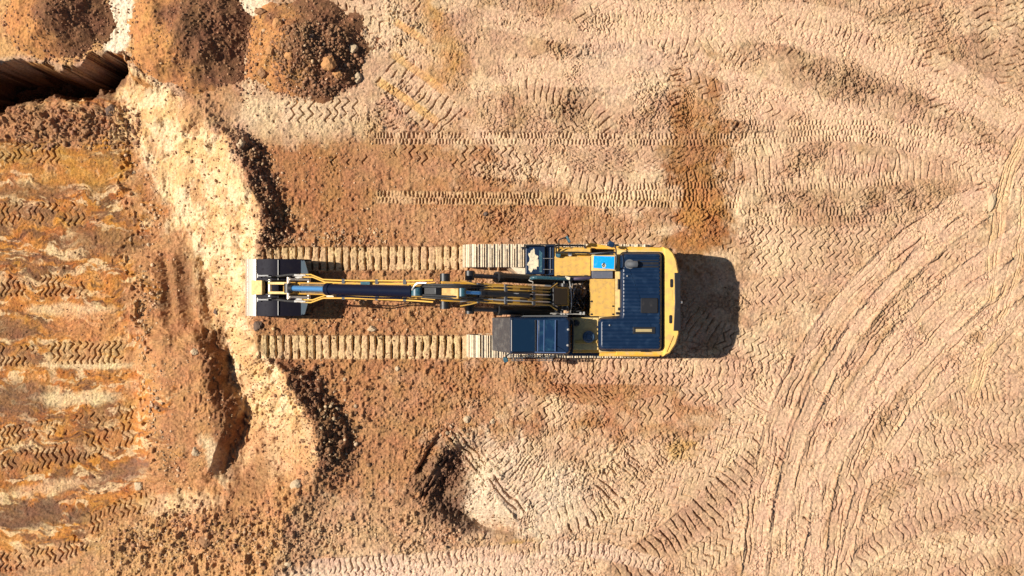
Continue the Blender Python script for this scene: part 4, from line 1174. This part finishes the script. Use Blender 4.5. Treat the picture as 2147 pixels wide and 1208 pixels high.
# sloping windscreen with its frame
ws = [Vector((X0, a0.y, 2.76)), Vector((X0, a1.y, 2.76)), Vector((X0 - .48, a1.y + .02, 1.9)), Vector((X0 - .48, a0.y - .02, 1.9)), ]
lo = [Vector((X0 - .34, a1.y + .02, 1.3)), Vector((X0 - .34, a0.y - .02, 1.3))]
v = [bm.verts.new(p) for p in ws + lo] + [bm.verts.new(Vector((X0 + .02, p.y, p.z))) for p in (ws[0], ws[1])] + [bm.verts.new(Vector((X0 + .02, a1.y, 1.3))), bm.verts.new(Vector((X0 + .02, a0.y, 1.3)))]
for f in ((0, 1, 2, 3), (3, 2, 4, 5), (0, 3, 5, 9, 6), (1, 7, 8, 4, 2), (0, 6, 7, 1), (5, 4, 8, 9), (6, 9, 8, 7)):
    bm.faces.new([v[i] for i in f])
obj('windscreen', bm, mat('dusty_windscreen', (.05, .05, .055), .35, dust=(.13, .12, .11), dust_amt=.45, dust_scale=5), cab)
yS = W(0, 743, 2.85).y; xA = W(1075, 0, 2.85).x; xB = W(1186, 0, 2.85).x
for xa_, xb_ in ((xA, (xA + xB) / 2 - .05), ((xA + xB) / 2 + .05, xB)):
    bm = B(); box(bm, ((xa_ + xb_) / 2, yS - .004, 2.17), (xb_ - xa_, .03, .78)); obj('side_window', bm, 'glass', cab, bevel=.01)
bm = B(); box(bm, ((xA + xB) / 2 + .08, yS - .02, 1.68), (.05, .04, .16)); obj('door_handle', bm, 'steel', cab)
bm = B(); rprism(bm, 1071.5, 670, 1122, 737, 2.840, 2.865); sk = obj('skylight', bm, 'glass', cab, bevel=.01)
bm = B(); tube(bm, [W(1072.5, 671, 2.870), W(1072.5, 736, 2.870)], .013, 6); obj('skylight_trim', bm, 'silver', sk)
bm = B()
rprism(bm, 1129, 671, 1164, 736, 2.840, 2.890)
ht = obj('roof_hatch', bm, mat('hatch_blue', (.003, .02, .06), .3, dust=(.01, .08, .12), dust_amt=.4, dust_scale=3), cab, bevel=.012)
bm = B()
for x_ in (1127.5, 1141, 1164.5): tube(bm, [W(x_, 671, 2.900), W(x_ - .5, 737, 2.900)], .011, 6)
tube(bm, [W(1121, 738.5, 2.880), W(1186, 739.5, 2.850)], .012, 6)
obj('roof_rail', bm, mat('rail_blue', (.08, .13, .26), .4), cab)
bm = B(); tube(bm, [W(1123, 671, 2.870), W(1123, 737, 2.870)], .02, 6); obj('gasket', bm, 'black', cab)
for px, py in ((1191, 691), (1190, 724)):
    bm = B(); c_ = W(px, py, 2.830); tube(bm, [c_, c_ + Vector((0, 0, .03)), c_ + Vector((0, 0, .05))], [.03, .03, .01], 12); obj('roof_lamp', bm, 'silver', cab)
bm = B(); tube(bm, curve([W(1186, 668, 2.8), W(1200, 671, 2.7), W(1201, 700, 2.6), W(1200, 738, 2.6)], 6), .028, 8); tube(bm, [W(1201, 680, 2.65), W(1203, 682, 1.97)], .024, 8)
obj('cab_handrail', bm, 'black', cab)
for px, py, r_ in ((1208, 677, .09), (1198, 676, .07)):
    bm = B(); c_ = W(px, py, 2.0); tube(bm, [c_, c_ + Vector((0, 0, .12)), c_ + Vector((0, 0, .15))], [r_, r_, r_ * .6], 18); obj('breather', bm, 'black')
bm = B(); rprism(bm, 1070, 661.5, 1190, 664.5, 1.35, 2.4)
obj('cab_side_guard', bm, 'grey')
# access step grating beside the cab
bm = B()
for i in range(13):
    x_ = 1074 + i * 6.9
    rprism(bm, x_, 745, x_ + 1.2, 756, 1.22, 1.26)
for y_ in (745, 749, 752.5, 756): rprism(bm, 1072, y_, 1160, y_ + 1.0, 1.2, 1.24)
obj('access_step', bm, 'grey')
bm = B(); tube(bm, curve([W(1069, 741, 2.3), W(1063, 746, 2.2), W(1060, 751, 2.0)], 4), .018, 8); ma = obj('mirror_arm', bm, 'black')
bm = B(); box(bm, W(1060, 754, 1.95), (.12, .14, .26), Matrix.Rotation(.3, 3, 'Z').to_quaternion()); obj('mirror', bm, 'teal', ma, bevel=.015)
bm = B(); rprism(bm, 1062, 742, 1070, 748, 1.6, 1.7); obj('step_bracket', bm, 'steel')

# --- swivel bay hoses
bm = B(); cyl(bm, W(1212, 612, 1.3), W(1212, 612, 1.62), .24, 28); tube(bm, [W(1212, 612, 1.62), W(1212, 612, 1.7)], [.15, .1], 20)
obj('swivel_joint', bm, mat('dirty_brass', (.20, .13, .08), .5, .3, dust=(.35, .28, .2), dust_amt=.5, dust_scale=14))
rh = random.Random(5)
for i in range(30):
    x0_, y0_ = rh.uniform(1184, 1236), rh.choice([rh.uniform(586, 596), rh.uniform(650, 661), rh.uniform(590, 655)])
    x1_, y1_ = rh.uniform(1186, 1234), rh.uniform(596, 655)
    mid = W((x0_ + x1_) / 2 + rh.uniform(-12, 12), (y0_ + y1_) / 2 + rh.uniform(-10, 10), rh.uniform(1.6, 1.95))
    bm = B(); tube(bm, curve([W(x0_, y0_, 1.4), mid, W(x1_, y1_, 1.45)], 8), rh.choice([.014, .018, .024]), 7)
    obj('hydraulic_hose', bm, 'rubber' if i % 4 else 'silver')
for xs_, xe_ in ((1182, 1187), (1194, 1196)):
    bm = B(); tube(bm, curve([W(xs_, 588, 2.0), W(xs_ + 3, 610, 2.15), W(xe_ + 2, 640, 2.15), W(xe_, 656, 1.9)], 8), .017, 8); obj('hydraulic_hose', bm, 'silver')
bm = B(); tube(bm, [W(1150, 657, 1.8), W(1225, 659, 1.8)], .018, 8); tube(bm, [W(1140, 660, 1.7), W(1165, 660, 1.7)], .028, 8); tube(bm, [W(1080, 661, 1.6), W(1130, 660, 1.6)], .02, 8)
for px in (1177, 1183, 1190, 1217, 1224): box(bm, W(px, 657, 1.8), (.05, .08, .06))
obj('valve_pipe', bm, 'silver')
bm = B(); box(bm, W(1187, 651, 1.9), (.14, .16, .14)); obj('valve_block', bm, mat('copper_valve', (.55, .33, .18), .5, .3, dust=(.3, .2, .1), dust_amt=.4), bevel=.02)
bm = B(); tube(bm, curve([W(1113, 584, 2.4), W(1125, 582, 2.5), W(1170, 584, 2.3), W(1195, 585, 2.1)], 6), .05, 10)
obj('bulk_hose', bm, 'teal')
bm = B(); tube(bm, curve([W(1195, 585, 2.05), W(1215, 584, 2.1), W(1237, 583, 2.0)], 6), .045, 10); obj('bulk_hose', bm, mat('violet_hose', (.07, .05, .09), .5))
bm = B(); box(bm, W(1190, 583, 2.2), (.14, .08, .06), Matrix.Rotation(-.3, 3, 'Z').to_quaternion()); obj('hose_clamp', bm, 'white', bevel=.01)
bm = B(); tube(bm, curve([W(1113, 584, 2.45), W(1109, 588, 2.5), W(1117, 591, 2.6), W(1117, 595, 2.7)], 6), .013, 6); obj('hose_spring', bm, 'silver')

# --- boom, stick
NOSE = Vector((-6.34, 0, 1.02)); PIV = Vector((-1.67, -.08, 4.2)); FOOT = Vector((1.40, -.235, 2.05))
def yc(X):
    return float(np.interp(X, [NOSE.x, PIV.x, FOOT.x], [NOSE.y, PIV.y, FOOT.y]))
def vplate(bm, prof, half, off=0.0, mi=0):
    """closed side profile (X, Z) given a width across the arm"""
    a = [Vector((x, yc(x) + off - half, z)) for x, z in prof]
    b = [Vector((x, yc(x) + off + half, z)) for x, z in prof]
    loops_to_bm(bm, [a, b], mi=mi)
def ribbon(path, h0):
    """centre path [(x,z,thickness)] -> closed profile"""
    up, dn = [], []
    for i, (x, z, t) in enumerate(path):
        p0_ = Vector(path[max(i - 1, 0)][:2]); p1_ = Vector(path[min(i + 1, len(path) - 1)][:2])
        d = (p1_ - p0_).normalized(); n_ = Vector((-d.y, d.x))
        if n_.y < 0: n_ = -n_
        up.append((x + n_.x * t / 2, z + n_.y * t / 2)); dn.append((x - n_.x * t / 2, z - n_.y * t / 2))
    return up + dn[::-1]
boom_path = [(1.42, 2.05, .36), (1.05, 2.45, .52), (.45, 3.08, .70), (-.1, 3.52, .74), (-.7, 3.86, .62), (-1.25, 4.08, .48), (-1.78, 4.22, .34)]
bm = B(); vplate(bm, ribbon(boom_path, 0), .25)
boom = obj('boom', bm, 'boomp', bevel=.02)
def on_boom(x, lift=0):
    z = float(np.interp(-x, [-p[0] for p in boom_path], [p[1] for p in boom_path]))
    t = float(np.interp(-x, [-p[0] for p in boom_path], [p[2] for p in boom_path]))
    e_ = .05
    z2 = float(np.interp(-(x - e_), [-p[0] for p in boom_path], [p[1] for p in boom_path]))
    d = Vector((-e_, z2 - z)).normalized(); n_ = Vector((-d.y, d.x))
    if n_.y < 0: n_ = -n_
    return x + n_.x * (t / 2 + lift), z + n_.y * (t / 2 + lift)
stick_path = [(-6.42, .98, .26), (-5.9, 1.38, .40), (-4.8, 2.12, .52), (-3.4, 3.03, .62), (-2.3, 3.76, .72), (-1.7, 4.18, .70), (-1.2, 4.58, .34)]
bm = B(); vplate(bm, ribbon(stick_path, 0), .17)
stick = obj('stick', bm, 'boomp', bevel=.02)
def on_stick(x, lift=0):
    z = float(np.interp(x, [p[0] for p in stick_path], [p[1] for p in stick_path]))
    t = float(np.interp(x, [p[0] for p in stick_path], [p[2] for p in stick_path]))
    n_ = Vector((-.56, .83))
    return x + n_.x * (t / 2 + lift), z + n_.y * (t / 2 + lift)
# pins
def pin(name, x, z, half, r, par, m='black'):
    bm = B(); cyl(bm, (x, yc(x) - half, z), (x, yc(x) + half, z), r, 18); return obj(name, bm, m, par)
pin('pivot_pin', -1.67, 4.18, .44, .13, boom); pin('pivot_pin', FOOT.x, FOOT.z, .36, .11, boom)
SHADE_BROWN = mat('shade_brown', (.07, .04, .016), .45, dust=(.16, .09, .03), dust_amt=.6, dust_scale=10)
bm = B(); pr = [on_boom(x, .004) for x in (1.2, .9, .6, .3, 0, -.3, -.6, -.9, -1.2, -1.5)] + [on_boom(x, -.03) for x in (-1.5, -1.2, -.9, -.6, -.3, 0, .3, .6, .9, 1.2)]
vplate(bm, pr, .205); obj('darkening_plate', bm, SHADE_BROWN, boom)  # thin brown plate added to darken the boom top, in place of its shade
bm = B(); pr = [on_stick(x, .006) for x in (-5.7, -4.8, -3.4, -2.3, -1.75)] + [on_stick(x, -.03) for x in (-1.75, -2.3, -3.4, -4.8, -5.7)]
vplate(bm, pr, .135); obj('darkening_plate', bm, SHADE_BROWN, stick)  # same added plate, darkening the stick top
# boom pipes
for i, off in enumerate((-.235, -.15, -.07, .03, .11, .19)):
    xs_ = [-1.35, -1.15, -.9, -.5, -.1, .35, .72, .95]
    off0 = off * 1.0
    pts = []
    for k_, x in enumerate(xs_):
        xx, zz = on_boom(x, .05 + .01 * (i % 2))
        o_ = off0
        if k_ == 0: o_ = off * 1.3 + (.04 if off > 0 else -.04)
        if k_ == 1: o_ = off * 1.25
        if k_ == 2: o_ = off * .9
        if k_ == 7: o_ = off + (.16 if i >= 3 else -.12)
        pts.append(Vector((xx, yc(xx) + o_, zz)))
    bm = B(); tube(bm, pts, .0165, 8); obj('hydraulic_pipe', bm, 'pipe' if i in (0, 5) else 'silver' if i % 2 else 'pipe', boom)
for x in (-.95, -.35, .3):
    xx, zz = on_boom(x, .05); bm = B()
    d2 = Vector((0, 0, 1)); box(bm, (xx, yc(xx), zz), (.09, .5, .05), Matrix.Rotation(math.radians(40), 3, 'Y').to_quaternion()); obj('pipe_clamp', bm, 'grey', boom, bevel=.008)
# boom cross bracket + black box over the boom foot
bm = B()
pr = [on_boom(.75, .02), on_boom(.75, .16), on_boom(1.2, .16), on_boom(1.2, .02)]
vplate(bm, pr, .22); obj('dark_foot_box', bm, 'black', boom, bevel=.02)
for k_ in range(7):
    x0_, x1_ = .78 + .03 * (k_ % 3), 1.45
    bm = B(); a_ = on_boom(x0_, .12); tube(bm, curve([Vector((a_[0], yc(1) - .24 + .075 * k_, a_[1])), Vector((1.15, yc(1) - .25 + .08 * k_ + .05 * (-1) ** k_, 2.95 - .05 * k_)), Vector((1.6, yc(1) - .2 + .06 * k_, 1.9))], 7), .022, 7); obj('hydraulic_hose', bm, 'rubber')
# boom cylinders
for off in (.43, -.43):
    a = Vector((-1.08, yc(-1.08) + off, 3.55)); b = Vector((1.12, yc(1.12) + off * .98, 1.6))
    d = (b - a).normalized()
    bm = B(); cyl(bm, a + d * .95, b, .125, 24); cyl(bm, a + d * .90, a + d * 1.05, .15, 24); tube(bm, [a + d * 1.0 + Vector((.07, .0, .11)), b - d * .2 + Vector((.07, 0, .11))], .02, 8)
    box(bm, b, (.24, .2, .24))
    c_ = obj('boom_cylinder', bm, 'black')
    bm = B(); cyl(bm, a, a + d * 1.0, .058, 20); obj('cylinder_rod', bm, 'grey', c_)
    bm = B(); cyl(bm, a - Vector((0, .12, 0)), a + Vector((0, .12, 0)), .12, 20); obj('rod_eye', bm, 'black', c_)
pin('boom_cylinder_pin', -1.08, 3.55, .5, .06, boom, 'steel')
# stick cylinder on the boom
a = Vector((-1.22, yc(-1.22), 4.62)); b = Vector((.42, yc(.42), 3.62))
d = (b - a).normalized()
bm = B(); cyl(bm, a + d * .55, b, .085, 22); cyl(bm, a + d * .5, a + d * .6, .105, 22)
sc_ = obj('stick_cylinder', bm, 'black')
bm = B(); cyl(bm, a, a + d * .6, .05, 18); obj('cylinder_rod', bm, 'chrome', sc_)
bm = B(); cyl(bm, a - Vector((0, .1, 0)), a + Vector((0, .1, 0)), .1, 18); obj('rod_eye', bm, 'teal', sc_)
bm = B()
for s_ in (-.12, .12): vplate(bm, [on_boom(.3, -.02), (b.x - .02, b.z + .1), (b.x + .16, b.z - .02), on_boom(.62, -.02)], .02, s_)
obj('cylinder_bracket', bm, 'boomp', boom)
# bucket cylinder along the stick
a = Vector((-6.12, yc(-6.12), 1.78)); b0x, b0z = on_stick(-2.1, .2); b = Vector((b0x, yc(b0x) - .02, b0z))
d = (b - a).normalized()
ln = (b - a).length
k0 = a + d * (ln * .335)
bm = B(); cyl(bm, k0, b, .145, 28); cyl(bm, k0 - d * .03, k0 + d * .12, .165, 28); cyl(bm, b - d * .12, b, .165, 28)
tube(bm, curve([k0 + d * .3 + Vector((.02, -.17, .0)), k0 + d * 1.5 + Vector((0, -.185, 0)), b - d * .4 + Vector((0, -.17, 0))], 5), .022, 8)
bc = obj('bucket_cylinder', bm, mat('cylinder_navy', (.002, .005, .018), .35, dust=(.006, .008, .014), dust_amt=.2, spec=.14))
bm = B(); cyl(bm, a, k0 + d * .02, .075, 24); obj('cylinder_rod', bm, 'chrome', bc)
bm = B(); cyl(bm, a - Vector((0, .13, 0)), a + Vector((0, .13, 0)), .12, 20); tube(bm, [a + d * .02, a + d * .2], .1, 16); obj('rod_eye', bm, 'black', bc)
bm = B(); cyl(bm, b - Vector((0, .1, 0)) + d * .08, b + Vector((0, .1, 0)) + d * .08, .14, 20); obj('cylinder_base', bm, 'teal', bc)
bm = B(); tube(bm, curve([b - d * .05 + Vector((0, .04, .16)), b + Vector((.0, .1, .22)), b + d * .12 + Vector((0, .2, .2)), b + d * .4 + Vector((0, .22, .1))], 6), .022, 8); obj('hydraulic_hose', bm, 'silver')
vv = B()
for s_ in (-.13, .13): vplate(vv, [on_stick(-2.45, -.03), (b.x - .05, b.z + .12), (b.x + .2, b.z + .08), on_stick(-1.75, -.03)], .025, s_)
obj('cylinder_bracket', vv, 'boomp', stick)
# pipes along the stick sides
for s_, n_ in ((1, 0), (1, 1), (-1, 0), (-1, 1)):
    pts = []
    for x, o_ in ((-5.7, .38), (-5.35, .38), (-4.95, .25), (-4.0, .23), (-3.0, .24), (-2.2, .25), (-1.75, .27)):
        xx, zz = on_stick(x, -.02 - .0 * n_)
        pts.append(Vector((xx + .05 * n_, yc(xx) + s_ * (o_ - .07 * n_), zz + .03)))
    bm = B(); tube(bm, pts, .020, 8); obj('hydraulic_pipe', bm, 'pipe', stick)
for s_ in (1, -1):
    bm = B()
    for (xa_, dy) in ((-5.82, .36), (-5.72, .30), (-5.6, .36)):
        xx, zz = on_stick(xa_, 0); c_ = Vector((xx, yc(xx) + s_ * dy, zz + .02)); box(bm, c_, (.12, .05, .07))
        cyl(bm, c_ - Vector((.12, 0, .08)), c_ + Vector((.1, 0, .08)), .03, 10)
    obj('hose_coupling', bm, 'silver', stick)
    for x in (-4.3, -3.3, -2.5):
        bm = B(); xx, zz = on_stick(x, 0); box(bm, (xx, yc(xx) + s_ * .21, zz + .02), (.08, .12, .06)); obj('pipe_clamp', bm, 'grey', stick)
    bm = B(); xx, zz = on_stick(-5.75, -.02)
    tube(bm, curve([Vector((xx, s_ * .37, zz)), Vector((xx - .35, s_ * .36, zz - .1)), Vector((-6.7, s_ * .30, 1.25)), Vector((-6.72, s_ * .30, 1.1))], 6), .03, 8)
    obj('hydraulic_hose', bm, 'rubber')
bm = B(); xx, zz = on_stick(-3.6, .02); box(bm, (xx, .16 + yc(xx), zz + .03), (.36, .1, .08), Matrix.Rotation(math.radians(-40), 3, 'Y').to_quaternion()); obj('stick_valve', bm, 'teal', stick, bevel=.01)
bm = B(); xx, zz = on_stick(-4.7, .0); box(bm, (xx, -.19 + yc(xx), zz + .0), (.3, .06, .06), Matrix.Rotation(math.radians(-40), 3, 'Y').to_quaternion()); obj('stick_valve', bm, 'white', stick, bevel=.01)
bm = B(); vplate(bm, [on_stick(-2.02, .0), on_stick(-2.02, .10), on_stick(-1.62, .12), on_stick(-1.55, .0)], .115, .02); obj('head_cover', bm, 'black', stick, bevel=.02)
for k_, o_ in enumerate((-.15, -.10, .10, .145)):
    p_ = [on_stick(-2.1, .05), on_stick(-1.75, .16), (-1.3, 4.62 + .05 * k_), on_boom(-1.0, .12), on_boom(-.75, .05)]
    bm = B(); tube(bm, curve([Vector((a_, yc(a_) + o_ * (1 + .35 * j_ / 4), z_)) for j_, (a_, z_) in enumerate(p_)], 6), .026, 8); obj('hydraulic_hose', bm, 'rubber')
# linkage
for s_ in (-.24, .24):
    bm = B(); vplate(bm, ribbon([(-6.12, 1.78, .13), (-5.95, 1.62, .16), (-5.62, 1.50, .13)], 0), .03, s_); obj('link_arm', bm, 'steel', stick, bevel=.01)
pin('link_pin', -6.12, 1.78, .30, .05, stick, 'steel'); pin('link_pin', -5.62, 1.50, .30, .05, stick, 'steel')
for s_ in (-.13, .13):
    bm = B(); vplate(bm, ribbon([(-6.12, 1.78, .12), (-6.4, 1.66, .14), (-6.72, 1.42, .14)], 0), .035, s_); obj('bucket_link', bm, 'cream', stick, bevel=.01)
pin('link_pin', -6.72, 1.42, .24, .05, stick, 'steel')

# --- bucket
BY0 = W(0, 543, 1.2).y; BY1 = W(0, 663, 1.2).y     # top, bottom edge in Y
bmid = (BY0 + BY1) / 2; bhalf = (BY0 - BY1) / 2
outer = [(-7.62, .34), (-7.58, .62), (-7.46, .84), (-7.28, 1.0), (-7.0, 1.12), (-6.72, 1.2), (-6.5, 1.16), (-6.2, 1.08), (-5.92, .98)]
inner_ = [(-5.93, .945), (-6.2, 1.045), (-6.5, 1.12), (-6.72, 1.16), (-7.0, 1.08), (-7.25, .96), (-7.42, .81), (-7.54, .6), (-7.58, .34)]
low = [(-7.58, .12), (-7.35, -.02), (-6.9, -.06)]
o2 = [(-6.9, -.09), (-7.37, -.06), (-7.62, .1)]
def bprof(bm, prof, y0_, y1_, mi=0):
    loops_to_bm(bm, [[Vector((x, y0_, z)) for x, z in prof], [Vector((x, y1_, z)) for x, z in prof]], mi=mi)
bm = B()
prof = o2[::-1][:0] + outer + inner_ + low + o2
bprof(bm, prof, bmid - bhalf, bmid + bhalf)
bucket = obj('bucket', bm, 'bucket')
for y_ in (bmid - bhalf, bmid + bhalf - .03):
    bm = B()
    sp = [(-7.60, .34), (-7.56, .6), (-7.44, .82), (-7.26, .97), (-7.0, 1.09), (-6.72, 1.17), (-6.5, 1.13), (-5.93, .95), (-5.72, .62), (-5.95, .1), (-6.5, -.04), (-7.34, -.04), (-7.60, .11)]
    bprof(bm, sp, y_ + .001 if y_ < 0 else y_ - .001, y_ + .029)
    obj('side_plate', bm, 'bucket', bucket, bevel=.006)
# worn steel wrap on the heel of the bucket
bm = B()
h1 = [(-7.655, .30), (-7.615, .64), (-7.50, .86), (-7.47, .845), (-7.585, .62), (-7.622, .30)]
bprof(bm, h1, bmid - bhalf - .004, bmid + bhalf + .004)
obj('wear_plate', bm, 'steel', bucket, bevel=.005)
bm = B()
h2 = [(-7.475, .885), (-7.29, 1.035), (-7.20, 1.07), (-7.19, 1.045), (-7.28, 1.005), (-7.455, .86)]
bprof(bm, h2, bmid - bhalf - .004, bmid + bhalf + .004)
obj('wear_plate', bm, 'steel', bucket, bevel=.005)
for sgn in (1, -1):
    bm = B(); y_ = bmid + sgn * bhalf * .55
    xx = W(583, 0, 1.2).x
    box(bm, (xx, bmid + sgn * bhalf * .60, 1.185), (.016, bhalf * .74, .035)); obj('edge_glint', bm, 'silver', bucket)  # bright strip added for the reflection along the bucket edge
    # side cutter tips, lit triangles at the mouth
    bm = B()
    y1_ = bmid + sgn * bhalf
    P_ = [Vector((-5.95, y1_, .99)), Vector((-5.95, y1_ - sgn * .58, 1.0)), Vector((-5.73, y1_ - sgn * .52, .93)), Vector((-5.86, y1_ - sgn * .05, .93))]
    loops_to_bm(bm, [[p - Vector((0, 0, .05)) for p in P_], P_]); obj('side_cutter', bm, mat('cutter_steel', (.20, .26, .30), .4, .4), bucket)
    # ears that carry the bucket pins
for s_ in (-.30, .30, -.19, .19):
    bm = B()
    bprof(bm, [(-6.98, 1.1), (-6.8, 1.48), (-6.66, 1.5), (-6.28, 1.16), (-6.2, 1.05)], bmid + s_ - .02, bmid + s_ + .02)
    obj('bucket_ear', bm, 'black', bucket, bevel=.01)
bm = B(); box(bm, (-7.1, bmid, 1.20), (.36, .40, .16), Matrix.Rotation(math.radians(-22), 3, 'Y').to_quaternion()); obj('coupler_pad', bm, 'cream', bucket, bevel=.02)
for s_ in (-.34, .33):
    bm = B(); x_ = -7.0
    cyl(bm, (x_ - .1, bmid + s_, 1.2), (x_ + .2, bmid + s_, 1.26), .025, 8); box(bm, (x_ - .12, bmid + s_, 1.2), (.03, .11, .04)); obj('pin_lock', bm, 'silver', bucket)
for i in range(5):
    y_ = bmid + (i - 2) * bhalf * .46; bm = B()
    bprof(bm, [(-6.95, -.09), (-6.62, -.05), (-6.62, -.03), (-6.95, -.0)], y_ - .07, y_ + .07); obj('bucket_tooth', bm, 'steel', bucket)
